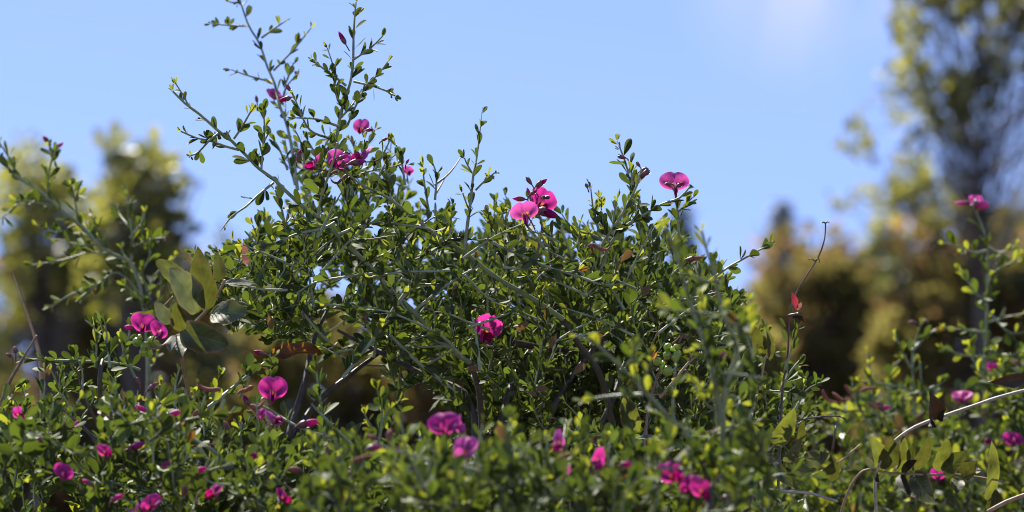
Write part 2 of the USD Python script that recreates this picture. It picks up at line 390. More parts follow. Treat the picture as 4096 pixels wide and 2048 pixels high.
def dress(pl, p, start=0.0, spacing=0.007, size=0.0115, young_tip=0.25, tuft=(2, 4), tip=True, skip=0.0, young=0.03):
    """Leaves along a smoothed path from the fraction start on."""
    seg = np.linalg.norm(np.diff(p, axis=0), axis=1)
    s = np.concatenate([[0], np.cumsum(seg)])
    tot = s[-1]
    if tot < 1e-4:
        return
    x = start * tot + rng.uniform(0, spacing)
    az = rng.uniform(0, 6.28)
    while x < tot:
        q = np.array([np.interp(x, s, p[:, k]) for k in range(3)])
        q2 = np.array([np.interp(min(tot, x + 0.003), s, p[:, k]) for k in range(3)])
        q1 = np.array([np.interp(max(0, x - 0.003), s, p[:, k]) for k in range(3)])
        t = nrm(q2 - q1)
        az += 2.4 + rng.normal(0, 0.3)
        fr = x / tot
        if rng.random() >= skip:
            near = tot - x
            fascicle(pl, q, t, int(rng.integers(tuft[0], tuft[1] + 1)), size * (0.72 if near < 0.012 else 1.0), young=young + (young_tip if near < 0.016 else 0), az0=az)
        x += spacing * rng.uniform(0.7, 1.35)
    if tip:
        t = nrm(p[-1] - p[-2])
        fascicle(pl, p[-1], t, 3, size * 0.62, young=young + young_tip * 1.6, spread=(0.05, 0.6))


def trace(pl, pts, d0, d1=None, r0=1.2, r1=0.6, name='twig', mat='twig', leaves=True, start=0.05, spacing=0.0075, size=0.0115, young_tip=0.35, tuft=(2, 3), shoots=0.0, thorn=False, skip=0.0, tip=True, young=0.03, sides=7):
    """A twig drawn through image points at depths d0..d1 (metres), radii in millimetres."""
    d1 = d0 if d1 is None else d1
    pts = np.asarray(pts, float)
    w = np.concatenate([[0], np.cumsum(np.hypot(*np.diff(pts, axis=0).T))])
    ds = d0 + (d1 - d0) * w / w[-1] + np.concatenate([[0], rng.normal(0, 0.004, len(pts) - 1)])
    p = smooth_path([at(x, y, d) for (x, y), d in zip(pts, ds)], 0.005)
    r = np.linspace(r0, r1, len(p)) * 1e-3
    if thorn:
        r[-max(2, len(p) // 5):] *= np.linspace(1, 0.25, max(2, len(p) // 5))
    pl.tube(name, p, r, mat, sides, 0.10)
    if name in ('stem', 'stalk') or r0 >= 1.1:
        x_, y_, d_ = proj(p[::2])
        sel_ = rng.random(len(x_)) < (0.95 if name == 'stem' else 0.55)
        keep.extend((a_, b_, 17.0 if name == 'stem' else 12.0, c_ - 0.006) for a_, b_, c_, o_ in zip(x_, y_, d_, sel_) if o_)
    if leaves:
        dress(pl, p, start, spacing, size, young_tip, tuft, tip=tip and not thorn, skip=skip, young=young)
    if shoots:
        seg = np.linalg.norm(np.diff(p, axis=0), axis=1).sum()
        for _ in range(int(shoots * seg / 0.03)):
            i = int(rng.integers(1, max(2, int(len(p) * 0.82))))
            t = nrm(p[i + 1] - p[i - 1])
            side = nrm(np.cross(t, rng.normal(0, 1, 3)))
            d = nrm(t * 0.5 + side * 0.8 + UP * 0.35)
            ln = rng.uniform(0.010, 0.032)
            q = smooth_path([p[i], p[i] + d * ln * 0.5 + rng.normal(0, 0.001, 3), p[i] + (d + 0.3 * UP) * ln], 0.005)
            pl.tube('twig', q, np.linspace(0.75, 0.4, len(q)) * 1e-3, mat, 5, 0.1)
            dress(pl, q, 0.25, 0.006, size * 0.95, young_tip, tuft, young=young)
    return p


def inside(poly, x, y):
    poly = np.asarray(poly, float)
    x, y = np.asarray(x), np.asarray(y)
    c = np.zeros(x.shape, bool)
    j = len(poly) - 1
    for i in range(len(poly)):
        a, b = poly[i], poly[j]
        hit = ((a[1] > y) != (b[1] > y)) & (x < (b[0] - a[0]) * (y - a[1]) / (b[1] - a[1] + 1e-12) + a[0])
        c ^= hit
        j = i
    return c


def ground_z(y):
    y = np.asarray(y, float)
    return 0.33 * np.clip(y - 5, 0, 15) + 0.15 * np.clip(y - 20, 0, 60)


def fill(*a, **k):
    jobs.append((a, k))


def grow(pl, poly, dr, n, root_px, stems=4, leaf_len=0.06, size=0.0115, spacing=0.0075, tuft=(2, 4), young=0.025, young_tip=0.14, lean=0.0, mat='twig', holes=(), thorny=0.15, dens=None, gap=True):
    """Branches from the ground up through the volume that the outline spans between two depths, leafy at their ends."""
    poly = np.asarray(poly, float)
    lo, hi = poly.min(0), poly.max(0)
    tips = []
    while len(tips) < n:
        x, y = rng.uniform(lo[0], hi[0]), rng.uniform(lo[1], hi[1])
        if not inside(poly, x, y):
            continue
        if any(inside(h, x, y) for h in holes):
            continue
        nz_ = float(meshkit.noise(np.array([x / 190.0, y / 150.0, len(poly) * 3.7])))
        if gap and nz_ < (0.36 if pl is A else 0.46) and rng.random() > 0.15:
            continue
        if dens is not None and rng.random() > dens(x, y):
            continue
        tips.append(at(x, y, rng.uniform(*dr)))
    tips = np.array(tips)
    rd = 0.5 * (dr[0] + dr[1])
    base = pl.base
    nodes, rads = [], []
    top = at(root_px[0], root_px[1], rd)
    for k in range(stems):
        e = at(root_px[0] + rng.uniform(-1, 1) * root_px[2], root_px[1] + rng.uniform(-100, 100), rng.uniform(*dr))
        s = base + np.array([rng.uniform(-.05, .05), rng.uniform(-.05, .05), -0.03])
        p = smooth_path([s, s * 0.6 + e * 0.4 + rng.normal(0, 0.03, 3), s * 0.25 + e * 0.75 + rng.normal(0, 0.03, 3), e], 0.03)
        if covers(p, 1.15).any() and not (k == stems - 1 and not nodes):
            continue
        pl.tube('stem', p, np.linspace(6.5, 2.4, len(p)) * 1e-3, 'bark', 7, 0.12)
        nodes += list(p[len(p) // 2:]); rads += [2.8] * (len(p) - len(p) // 2)
    order = np.argsort(np.linalg.norm(tips - np.array([top[0], top[1], top[2] - 0.1]), axis=1))
    N = np.zeros((60000, 3)); R = np.zeros(60000); cnt = len(nodes)
    N[:cnt] = nodes; R[:cnt] = rads
    for i in order:
        tp = tips[i]
        dv = tp - N[:cnt]
        dist = np.linalg.norm(dv, axis=1)
        cost = dist * (1.6 - 0.6 * np.clip(dv[:, 2] / (dist + 1e-6), -1, 1))
        cost = np.where(dist < 0.02, cost + 0.05, cost)
        j = int(np.argmin(cost))
        a, L = N[j], dist[j]
        ctl = a + 0.5 * (tp - a) + np.array([rng.normal(0, 0.22), rng.normal(0, 0.18), rng.uniform(-0.22, 0.12)]) * L
        end = tp + nrm(tp - ctl) * rng.uniform(0.0, 0.02) + rng.normal(0, 0.006, 3) + UP * rng.uniform(0, 0.008)
        p = smooth_path([a, ctl, tp, end], 0.007)
        if covers(p[3:], 0.9).any():
            continue
        r0 = max(0.75, min(R[j] * 0.8, 0.7 + L * 9))
        th = rng.random() < thorny
        r = np.linspace(r0, 0.45, len(p)) * 1e-3
        if th:
            r[-3:] *= [0.8, 0.5, 0.2]
        brown = r0 > 1.5 or rng.random() < 0.22
        pl.tube('twig', p, r, 'bark' if brown else mat, 5, 0.12)
        m = len(p)
        if cnt + m < len(N):
            N[cnt:cnt + m] = p; R[cnt:cnt + m] = np.linspace(r0, 0.6, m); cnt += m
        tot = np.linalg.norm(np.diff(p, axis=0), axis=1).sum()
        dress(pl, p, max(0.0, 1 - leaf_len / max(tot, 1e-6)), spacing, size * rng.choice([0.78, 0.95, 1.05, 1.3]), young_tip, tuft, tip=not th, young=young)


# ------------------------------------------------------------------ flowers
def grid(fn, nu, nv):
    u, v = np.meshgrid(np.linspace(0, 1, nu), np.linspace(0, 1, nv), indexing='ij')
    P = fn(u.ravel(), v.ravel())
    i, j = np.meshgrid(np.arange(nu - 1), np.arange(nv - 1), indexing='ij')
    q = np.stack([i * nv + j, (i + 1) * nv + j, (i + 1) * nv + j + 1, i * nv + j + 1], -1).reshape(-1, 4)
    return P, np.vstack([q[:, [0, 1, 2]], q[:, [0, 2, 3]]]), np.stack([u.ravel(), v.ravel()], 1)


def banner_petal(R, fold=0.0, ruffle=0.05, seed=0, reflex=0.25, hood=0.0, asp=0.96):
    """Two-lobed standard petal standing up from the origin in x-z, facing +y; v runs from claw to rim."""
    def fn(u, v):
        th = (u - 0.5) * 2 * math.radians(168)                       # angle from straight up, round the petal
        up = np.cos(th)
        r = R * (1 - 0.20 * np.exp(-(th / 0.17) ** 2) + 0.10 * np.abs(np.sin(th)))
        cx, cz = 0.0, 0.74 * asp * R
        rim_x, rim_z = cx + r * np.sin(th) * 1.08, cz + r * up * 0.95 * asp
        vv = v ** 0.85
        x, z = rim_x * vv, 0.02 * R + (rim_z - 0.02 * R) * vv
        y = 0.05 * R - reflex * R * (v ** 2) * (0.25 + 0.75 * np.abs(np.sin(th))) * 0.9
        y += 0.34 * R * np.exp(-(np.abs(x) / (0.12 * R))) * v * (1 - 0.25 * v) + hood * R * v ** 2.6 * (0.25 + 0.75 * np.clip(np.cos(th * 0.75), 0, 1))
        y -= 0.30 * R * np.sin(np.pi * np.clip(v, 0, 1)) * np.exp(-((np.abs(th) - 1.0) / 0.6) ** 2)          # crease down the middle
        y += fold * np.abs(x)
        y += ruffle * R * np.sin(th * 5 + seed) * v ** 3
        return np.stack([x, y, z], 1)
    return grid(fn, 25, 8)


def wing_petal(R, side, droop=0.25, open_=0.35):
    def fn(u, v):
        s = (u - 0.5) * 2
        w = 0.46 * R * np.sin(np.pi * np.clip(v, 0.02, 0.985) ** 1.15) ** 0.7
        y = 0.10 * R + v * 0.95 * R
        x = side * (0.05 * R + open_ * R * v * (1.2 - 0.6 * v)) + side * 0.16 * R * (1 - s ** 2) * np.sin(np.pi * v)
        z = s * w + 0.20 * R * np.minimum(1, v * 4) - droop * R * v ** 1.4 + 0.05 * R * np.sin(7 * v + 2 * s) * v
        return np.stack([x, y, z], 1)
    return grid(fn, 7, 9)


def keel_petal(R, droop=0.45):
    def fn(u, v):
        a = u * 2 * np.pi
        w = 0.20 * R * np.sin(np.pi * np.clip(v, 0.03, 0.99)) ** 0.6
        return np.stack([np.cos(a) * w * 0.6, v * 0.9 * R, np.sin(a) * w - droop * R * v ** 1.2], 1)
    return grid(fn, 9, 8)


def cup(r, L, teeth=5):
    def fn(u, v):
        a = u * 2 * np.pi
        w = r * np.sin(np.pi * 0.5 * np.clip(v * 1.15 + 0.06, 0, 1)) ** 0.8
        y = v * L * (1 + 0.22 * np.cos(a * teeth) * v ** 3)
        return np.stack([np.cos(a) * w, y, np.sin(a) * w], 1)
    return grid(fn, 16, 6)


def spindle(r, L, sharp=0.8, bend=0.0):
    def fn(u, v):
        a = u * 2 * np.pi
        w = r * np.sin(np.pi * np.clip(v, 0.01, 0.99)) ** sharp
        return np.stack([np.cos(a) * w, v * L, np.sin(a) * w * 0.8 + bend * L * v ** 2], 1)
    return grid(fn, 12, 9)


def frame(yaw, pitch, roll):
    y, p, r = map(math.radians, (yaw, pitch, roll))
    f = np.array([math.sin(y) * math.cos(p), -math.cos(y) * math.cos(p), math.sin(p)])
    u0 = nrm(UP - f * (f @ UP)) if abs(f[2]) < 0.99 else np.array([0, 1.0, 0])
    r0 = np.cross(u0, f)
    u = u0 * math.cos(r) + r0 * math.sin(r)
    return np.cross(u, f), f, u


def flower(pl, px, py, d, w_px, yaw=0, pitch=10, roll=0, banner='magenta', wing='magenta', keel='deep', fold=0.22, droop=0.42, open_=0.20, reflex=0.3, stem=(0, 60), label=None, center=True, hood=0.0, asp=0.96):
    keep.append((px, py, 0.56 * w_px, d))
    R = w_px * K * d / 2.28
    if hood == 0.0:
        hood = rng.uniform(-0.62, -0.12)
    if open_ == 0.20:
        open_ = rng.uniform(0.15, 0.5)
    if fold == 0.22:
        fold = rng.uniform(0.12, 0.55)
    if asp == 0.96:
        asp = rng.uniform(0.86, 1.04)
    if label is None:
        wing = str(rng.choice([wing, 'deep', 'magenta']))
        yaw += rng.normal(0, 14)
        roll += rng.normal(0, 10)
        pitch += rng.normal(0, 8)
    X, Y, Z = frame(yaw, pitch, roll)
    o = at(px, py, d) - (Z * 0.66 * asp * R if center else 0)
    T = lambda P: o + P[:, :1] * X + P[:, 1:2] * Y + P[:, 2:] * Z - pl.base
    fp = free(pl.path + '/flower')
    UsdGeom.Xform.Define(stage, fp)
    if label:
        stage.GetPrimAtPath(fp).SetCustomDataByKey('label', label)
    P, f, st = banner_petal(R, fold, 0.05, rng.uniform(0, 6), reflex, hood, asp)
    put('banner_petal', fp, T(P), f, M[banner], st=st)
    for s in (-1, 1):
        P, f, st = wing_petal(R, s, droop, open_)
        put('wing_petal', fp, T(P), f, M[wing], st=np.stack([st[:, 0], 0.25 + 0.75 * st[:, 1]], 1))
    P, f, st = keel_petal(R, droop + 0.2)
    put('keel', fp, T(P), f, M[keel], st=st)
    P, f, st = cup(0.22 * R, 0.5 * R)
    P = P - np.array([0, 0.42 * R, 0.02 * R])
    put('calyx', fp, T(P), f, M['calyx'], st=st)
    b = o - Y * 0.42 * R - Z * 0.02 * R
    if stem:
        e = at(px + stem[0], py + stem[1], d + 0.004)
        p = smooth_path([b, 0.5 * (b + e) - Y * 0.15 * R, e], 0.003)
        v, ff = tube(p, 0.00055, 6)
        put('pedicel', fp, v - pl.base, ff, M['calyx'])


def bud(pl, px, py, d, len_px, ang, yaw=0.0, petal='deep', open_=0.45, fat=0.19, stem=(0, 30), label=None):
    """A closed flower bud: ang is its direction in the picture, 0 = right, 90 = up."""
    L = len_px * K * d
    keep.append((px, py, 0.42 * len_px, d))
    a = math.radians(ang)
    Y = nrm(np.array([math.cos(a), 0, math.sin(a)]) + np.array([0, -1, 0]) * math.sin(math.radians(yaw)))
    X = nrm(np.cross(Y, [0, 1, 0.01]))
    Z = np.cross(X, Y)
    o = at(px, py, d) - Y * L * 0.5
    T = lambda P: o + P[:, :1] * X + P[:, 1:2] * Y + P[:, 2:] * Z - pl.base
    bp = free(pl.path + '/flower_bud')
    UsdGeom.Xform.Define(stage, bp)
    if label:
        stage.GetPrimAtPath(bp).SetCustomDataByKey('label', label)
    P, f, st = spindle(fat * L, L, 0.75, 0.08)
    put('petals', bp, T(P), f, M[petal], st=np.stack([st[:, 0], 0.4 + 0.6 * st[:, 1]], 1))
    P, f, st = cup(fat * 1.12 * L, (1 - open_) * L)
    P[:, 1] -= 0.06 * L
    put('calyx', bp, T(P), f, M['calyx'], st=st)
    if stem:
        b = o - Y * 0.05 * L
        e = at(px - math.cos(a) * len_px * 0.5 + stem[0], py + math.sin(a) * len_px * 0.5 + stem[1], d + 0.003)
        v, ff = tube(smooth_path([b, 0.5 * (b + e) - Y * 0.1 * L, e], 0.003), 0.0005, 6)
        put('pedicel', bp, v - pl.base, ff, M['calyx'])


def wilted(pl, pts, d, r_px=7, mat='wilt', label=None):
    """A spent, curled flower remnant."""
    p = smooth_path([at(x, y, d + rng.normal(0, 0.002)) for x, y in pts], 0.002)
    n = len(p)
    prof = np.interp(np.linspace(0, 1, n), [0, 0.15, 0.5, 0.85, 1], [0.5, 1.25, 1.0, 0.6, 0.2])
    v, f = tube(p, r_px * K * d * prof, 7, 0.15)
    put('spent_flower', pl.path, v - pl.base, f, M[mat], st=np.stack([np.zeros(len(v)), np.full(len(v), 0.8)], 1), label=label)


def big_leaf(pl, base_px, tip_px, d0, d1, w_px, mat='vine_leaf', facing=0.0, fold=0.18, curl=0.1, wave=0.05, kind='ovate', label=None, name='leaf', tilt=0.0, seed=0, thing=None):
    """A broad leaf from base to tip; facing rolls it about its midrib (degrees)."""
    b, t = at(*base_px, d0), at(*tip_px, d1)
    L = np.linalg.norm(t - b)
    dr = (t - b) / L
    if L > 0.012 and mat != 'dead_leaf':
        for q_ in (0.3, 0.55, 0.8):
            keep.append((base_px[0] + q_ * (tip_px[0] - base_px[0]), base_px[1] + q_ * (tip_px[1] - base_px[1]), 0.30 * w_px, min(d0, d1)))
    n0 = nrm(-F - dr * (-F @ dr))
    s0 = np.cross(dr, n0)
    a = math.radians(facing)
    n = n0 * math.cos(a) + s0 * math.sin(a)
    s = np.cross(dr, n)
    W = 0.94 * w_px * K * 0.5 * (d0 + d1)

    def fn(u, v):
        x = (u - 0.5) * 2
        if kind == 'round':
            w = np.sin(np.pi * np.clip(v, 0, 1) ** 0.85) ** 0.55
        else:
            w = np.sin(np.pi * np.clip(v, 0, 1) ** 0.72) ** 0.75
        w = np.maximum(w, 0.02) * (1 + 0.05 * np.sin(v * 17 + seed))
        xx = x * w * W / 2
        zz = fold * np.abs(xx) - curl * L * (v - 0.5) ** 2 * 1.5 + wave * W * np.sin(v * 9 + seed + x * 1.3) * np.abs(x) ** 1.5
        zz += 0.012 * W * np.cos(v * 40 - np.abs(x) * 14) * (np.abs(x) < 0.95)
        return b + s * xx[:, None] + dr * (v * L)[:, None] + n * zz[:, None]
    P, f, st = grid(fn, 13, 19)
    st = np.stack([(st[:, 0] - 0.5) * 2, st[:, 1]], 1)
    return put(name, pl.path, P - pl.base, f, M[mat], st=st, tone=rng.uniform(0.3, 0.7), label=label)


def berry(pl, px, py, d, dia_px, parent=None):
    r = dia_px * K * d / 2
    keep.append((px, py, 0.5 * dia_px, d))
    c = at(px, py, d)
    m = trimesh.creation.icosphere(2, r)
    bp = put('berry', pl.path, m.vertices * [1, 1, 1.05] + c - pl.base, m.faces, M['berry'])
    a = nrm([rng.normal(0, 0.4), -0.5, 1.0 * rng.choice([1, 1, -0.4])])
    p = np.array([c + a * r * 0.96, c + a * r * 1.12])
    v, f = tube(p, [r * 0.20, r * 0.11], 6)
    put('berry_tip', bp, v - pl.base, f, M['calyx'])


exec_order = None
# ------------------------------------------------------------------ ground
gx = np.concatenate([-np.geomspace(3000, 12, 24), np.linspace(-10, 10, 41), np.geomspace(12, 3000, 24)])
gy = np.concatenate([-np.geomspace(3000, 6, 20), np.linspace(-5, 40, 91), np.geomspace(42, 3000, 30)])
XX, YY = np.meshgrid(gx, gy, indexing='ij')
ZZ = ground_z(YY) + 0.10 * (meshkit.fbm(np.stack([XX * 0.8, YY * 0.8, 0 * XX], -1), 4, 3) - 0.5) * np.clip(np.abs(YY) / 3, 0.2, 1)
i, j = np.meshgrid(np.arange(len(gx) - 1), np.arange(len(gy) - 1), indexing='ij')
nv = len(gy)
q = np.stack([i * nv + j, (i + 1) * nv + j, (i + 1) * nv + j + 1, i * nv + j + 1], -1).reshape(-1, 4)
g = put('ground', None, np.stack([XX, YY, ZZ], -1).reshape(-1, 3), q, M['ground'])
tag(g, 'dry brown hillside soil rising behind the shrubs', 'ground', kind='structure')


# ------------------------------------------------------------------ far trees and shrubs
def leaf_cloud(centers, radii, counts, size, flat=0.8, up=0.4):
    L = Leaves()
    for c, r, k in zip(centers, radii, counts):
        for _ in range(int(k)):
            d = nrm(rng.normal(0, 1, 3))
            rr = rng.random() ** 0.45
            p = c + d * rr * np.asarray(r)
            ld = nrm(d + UP * up + rng.normal(0, 0.6, 3))
            s = size * rng.uniform(0.6, 1.3)
            L.add(p, ld, rng.normal(0, 1, 3) + UP * 0.8, s, s * rng.uniform(0.35, 0.6), 0.2, 0.1, rng.random(), 'x')
    v, tone = L.build()
    n = len(v)
    f = (LFACE[None] + (np.arange(n) * NV)[:, None, None]).reshape(-1, 3)
    return v.reshape(-1, 3), f, np.tile(LST, (n, 1)), np.repeat(tone, NV)


def far_plant(name, label, cat, clumps, d, base_px, leaf, mats, dens=1.0, trunk_r=0.03, group=None, limbs=True, trunk_name='trunk', bend=0.0):
    """clumps: (px, py, rx_px, ry_px, material index, density); limbs go from the trunk to each clump."""
    gp = at(base_px, 1024, d)
    gp = np.array([gp[0], gp[1], float(ground_z(gp[1])) - 0.05])
    path = free('/World/' + name)
    x = UsdGeom.Xform.Define(stage, path)
    x.AddTranslateOp().Set(Gf.Vec3d(*gp))
    tag(path, label, cat, group)
    cs = [at(c[0], c[1], d + rng.uniform(-1, 1) * 0.012 * d) for c in clumps]
    top = max(cs, key=lambda c: c[2])
    low = min(cs, key=lambda c: c[2])
    fork = np.array([gp[0] * 0.6 + np.mean([c[0] for c in cs]) * 0.4, gp[1], gp[2] + 0.75 * (low[2] - gp[2])])
    p = smooth_path([gp, gp * 0.5 + fork * 0.5 + rng.normal(0, trunk_r, 3), fork, fork * 0.4 + top * 0.6 + np.array([bend, 0, 0]), top], 0.08)
    v, f = tube(p, np.linspace(trunk_r, trunk_r * 0.2, len(p)), 8, 0.1)
    put(trunk_name, path, v - gp, f, M['bark'])
    if limbs:
        for c in cs:
            a = p[int(len(p) * rng.uniform(0.42, 0.78))]
            q = smooth_path([a, a * 0.5 + c * 0.5 + np.array([0, 0, -0.12 * np.linalg.norm(c - a)]), c], 0.06)
            v, f = tube(q, np.linspace(trunk_r * 0.18, trunk_r * 0.05, len(q)), 5, 0.1)
            put('limb', path, v - gp, f, M['bark'])
    for mi, mat in enumerate(mats):
        sel = [k for k, c in enumerate(clumps) if c[4] == mi]
        if not sel:
            continue
        rr = [np.array([clumps[k][2], 0.5 * (clumps[k][2] + clumps[k][3]), clumps[k][3]]) * K * d for k in sel]
        cn = [max(6, 9.0 * dens * clumps[k][5] * 2.2 * (clumps[k][2] * clumps[k][3] * (K * d) ** 2) / (leaf * leaf * 0.4)) for k in sel]
        v, f, st, tone = leaf_cloud([cs[k] for k in sel], rr, cn, leaf)
        put('crown', path, v - gp, f, M[mat], st=st, tone=tone)


def scatter(poly, n, rx, ry, mats, dens=(0.7, 1.2)):
    out, lo, hi = [], np.min(poly, 0), np.max(poly, 0)
    while len(out) < n:
        x, y = rng.uniform(lo[0], hi[0]), rng.uniform(lo[1], hi[1])
        if inside(poly, x, y):
            s = rng.uniform(0.6, 1.3)
            out.append((x, y, rx * s, ry * s, int(rng.choice(mats)), rng.uniform(*dens)))
    return out


# right tall tree
cl = scatter([(3580, -420), (4500, -420), (4500, 420), (4080, 330), (3950, 400), (3860, 560), (3700, 520), (3620, 350), (3570, 200)], 150, 42, 50, [0, 0, 0, 0, 2], (0.5, 1.0))
cl += [(3560, 330, 45, 55, 0, .8), (3540, 400, 55, 30, 0, .6), (3600, 480, 40, 50, 0, .7), (3690, 560, 60, 50, 1, .6), (3830, 470, 50, 80, 1, .8), (3850, 560, 40, 60, 1, .7),
       (3430, 540, 45, 55, 0, .8), (3390, 590, 45, 25, 0, .6), (3480, 600, 60, 30, 0, .7), (3620, 600, 40, 40, 0, .4), (3420, 790, 50, 30, 0, .6), (3320, 850, 50, 20, 0, .5), (3360, 815, 40, 30, 0, .5), (3960, 330, 60, 80, 1, .8)]
far_plant('broadleaf_tree', 'tall blurred olive green tree with sky gaps at the right edge', 'tree', cl, 17.0, 3880, 0.048, ['olive', 'darkfol', 'yellowfol'], dens=0.8, trunk_r=0.022)
# dark tree below it
cl = scatter([(3560, 720), (3660, 700), (3820, 760), (3900, 900), (4180, 850), (4250, 1300), (3450, 1300), (3430, 1080), (3520, 960)], 40, 75, 80, [0, 0, 1], (0.5, 1.0))
far_plant('dark_tree', 'dark grey green shrubby tree under the tall olive tree', 'tree', cl, 21.0, 3800, 0.062, ['darkfol', 'olive'], dens=0.9, trunk_r=0.035)
# rust shrubs at right
cl = scatter([(3060, 1130), (3180, 1080), (3330, 1060), (3520, 1130), (3560, 2150), (2950, 2150)], 120, 66, 58, [0, 0, 1, 1, 1], (0.6, 1.1))
cl += [(rng.uniform(3060, 3560), rng.uniform(940, 1090), rng.uniform(22, 45), rng.uniform(30, 60), int(rng.integers(0, 2)), 0.22) for _ in range(22)]
far_plant('rust_shrub', 'blurred rust and olive shrub behind the bare wiry stem', 'shrub', cl, 19.0, 3280, 0.062, ['rust', 'drygreen', 'darkfol'], dens=1.6, trunk_r=0.03)
cl = scatter([(3520, 1010), (3700, 960), (3900, 1020), (4100, 1000), (4250, 1050), (4250, 2150), (3480, 2150)], 130, 70, 62, [0, 0, 1, 1, 1, 2], (0.6, 1.1))
cl += [(rng.uniform(3560, 4150), rng.uniform(860, 1010), rng.uniform(25, 50), rng.uniform(35, 70), int(rng.integers(0, 3)), 0.25) for _ in range(26)]
far_plant('rust_shrub', 'wide blurred brown shrub below the dark tree at right', 'shrub', cl, 18.0, 3850, 0.062, ['rust', 'drygreen', 'darkfol'], dens=1.6, trunk_r=0.03)
cl = scatter([(900, 1330), (1300, 1300), (1900, 1350), (2300, 1400), (3100, 1380), (3100, 2200), (700, 2200)], 200, 80, 68, [0, 1, 1, 1, 1], (0.6, 1.1))
far_plant('dry_shrub', 'low brown shrub seen through the gap under the flowering shrub', 'shrub', cl, 16.5, 1700, 0.062, ['rust', 'drygreen', 'darkfol'], dens=1.6, trunk_r=0.03)


cl = scatter([(3000, 1230), (3300, 1150), (3700, 1120), (4300, 1120), (4300, 2250), (2950, 2250)], 150, 85, 70, [0, 1, 1], (0.8, 1.2))
far_plant('dry_shrub', 'even olive brown thicket filling the lower right background', 'shrub', cl, 25.0, 3650, 0.08, ['rust', 'drygreen'], dens=2.0, trunk_r=0.03)
cl = scatter([(-250, 1300), (300, 1180), (900, 1240), (1500, 1400), (2300, 1480), (2300, 2250), (-250, 2250)], 210, 85, 70, [0, 1, 1], (0.8, 1.2))
far_plant('dry_shrub', 'even olive brown thicket behind the big grey vine leaves', 'shrub', cl, 25.0, 800, 0.08, ['rust', 'drygreen'], dens=2.0, trunk_r=0.03)


# conifers
def spire(name, label, px, top, bot, half, d, tiers=26):
    gp = at(px, 1024, d)
    gp = np.array([gp[0], gp[1], float(ground_z(gp[1])) - 0.05])
    path = free('/World/' + name)
    UsdGeom.Xform.Define(stage, path).AddTranslateOp().Set(Gf.Vec3d(*gp))
    tag(path, label, 'tree')
    tp = at(px, top, d)
    v, f = tube(smooth_path([gp, 0.5 * (gp + tp) + np.array([0.03, 0, 0]), tp], 0.3), np.linspace(0.13, 0.01, len(smooth_path([gp, 0.5 * (gp + tp), tp], 0.3))), 7) if False else (None, None)
    p = smooth_path([gp, 0.5 * (gp + tp) + np.array([0.03, 0, 0]), tp], 0.3)
    v, f = tube(p, np.linspace(0.13, 0.01, len(p)), 7)
    put('trunk', path, v - gp, f, M['bark'])
    L = Leaves()
    hgt = (bot - top) * K * d
    for k in range(tiers):
        fr = (k + 0.5) / tiers
        z = tp[2] - fr * hgt
        rad = half * K * d * fr ** 0.8 * rng.uniform(0.7, 1.15)
        for b in range(int(7 + 8 * fr)):
            a = rng.uniform(0, 6.283)
            dv = np.array([math.cos(a), math.sin(a), -0.25])
            for s in np.linspace(0.15, 1, int(4 + 8 * fr)):
                c = np.array([tp[0], tp[1], z]) + dv * rad * s
                for _ in range(2):
                    L.add(c, nrm(dv + rng.normal(0, 0.6, 3)), UP + rng.normal(0, 0.4, 3), 0.17 * rng.uniform(0.7, 1.3), 0.035, 0.1, 0.2, rng.random(), 'x')
    v, tone = L.build()
    n = len(v)
    f = (LFACE[None] + (np.arange(n) * NV)[:, None, None]).reshape(-1, 3)
    put('crown', path, v.reshape(-1, 3) - gp, f, M['conifer'], st=np.tile(LST, (n, 1)), tone=np.repeat(tone, NV))


spire('conifer', 'distant conifer spire in the sky gap left of the wiry stem', 3125, 800, 1600, 150, 62.0)
spire('conifer', 'distant conifer spire behind the right end of the flowering shrub', 2735, 830, 1600, 130, 66.0)

# left background
cl = scatter([(420, 520), (470, 560), (520, 620), (600, 600), (700, 680), (740, 800), (740, 1000), (690, 1150), (430, 1150), (400, 900), (440, 700)], 80, 42, 48, [0, 0, 0, 1, 2], (0.55, 1.0))
cl += [(430, 530, 25, 40, 0, .7), (470, 590, 35, 35, 0, .8), (800, 740, 20, 20, 1, .5), (630, 650, 45, 40, 2, .9), (710, 820, 35, 50, 2, .8), (580, 850, 60, 50, 1, .8), (620, 950, 80, 90, 1, 1.0), (560, 1050, 90, 80, 1, 1.0)]
cl += [(rng.uniform(330, 720), rng.uniform(820, 1200), 50, 55, int(rng.choice([0, 0, 2])), .8) for _ in range(26)]
far_plant('bushy_tree', 'blurred bushy tree with yellow green tips at the left', 'tree', cl, 14.0, 600, 0.048, ['olive', 'darkfol', 'yellowfol'], dens=0.75, trunk_r=0.024)
cl = scatter([(60, 600), (160, 640), (280, 720), (380, 860), (420, 1150), (80, 1150), (40, 900), (20, 740)], 60, 42, 46, [0, 0, 0, 2, 2], (0.4, 0.8))
cl += [(120, 570, 35, 40, 0, .4), (250, 720, 40, 40, 2, .8), (60, 660, 35, 35, 0, .4)]
cl += [(rng.uniform(-40, 380), rng.uniform(820, 1250), 50, 55, int(rng.choice([0, 0, 2])), .8) for _ in range(26)]
far_plant('bushy_tree', 'thin blurred yellow green tree behind the arching spray at the far left', 'tree', cl, 15.0, 200, 0.048, ['olive', 'darkfol', 'yellowfol'], dens=0.7, trunk_r=0.022)
cl = scatter([(60, 1040), (350, 1000), (760, 1050), (860, 1150), (950, 2200), (-200, 2200), (-150, 1260), (60, 1200)], 150, 72, 62, [0, 1, 1, 1, 1, 2], (0.6, 1.1))
far_plant('dry_shrub', 'brown dry shrub filling the lower left background', 'shrub', cl, 16.0, 350, 0.062, ['rust', 'drygreen', 'darkfol'], dens=1.6, trunk_r=0.03)
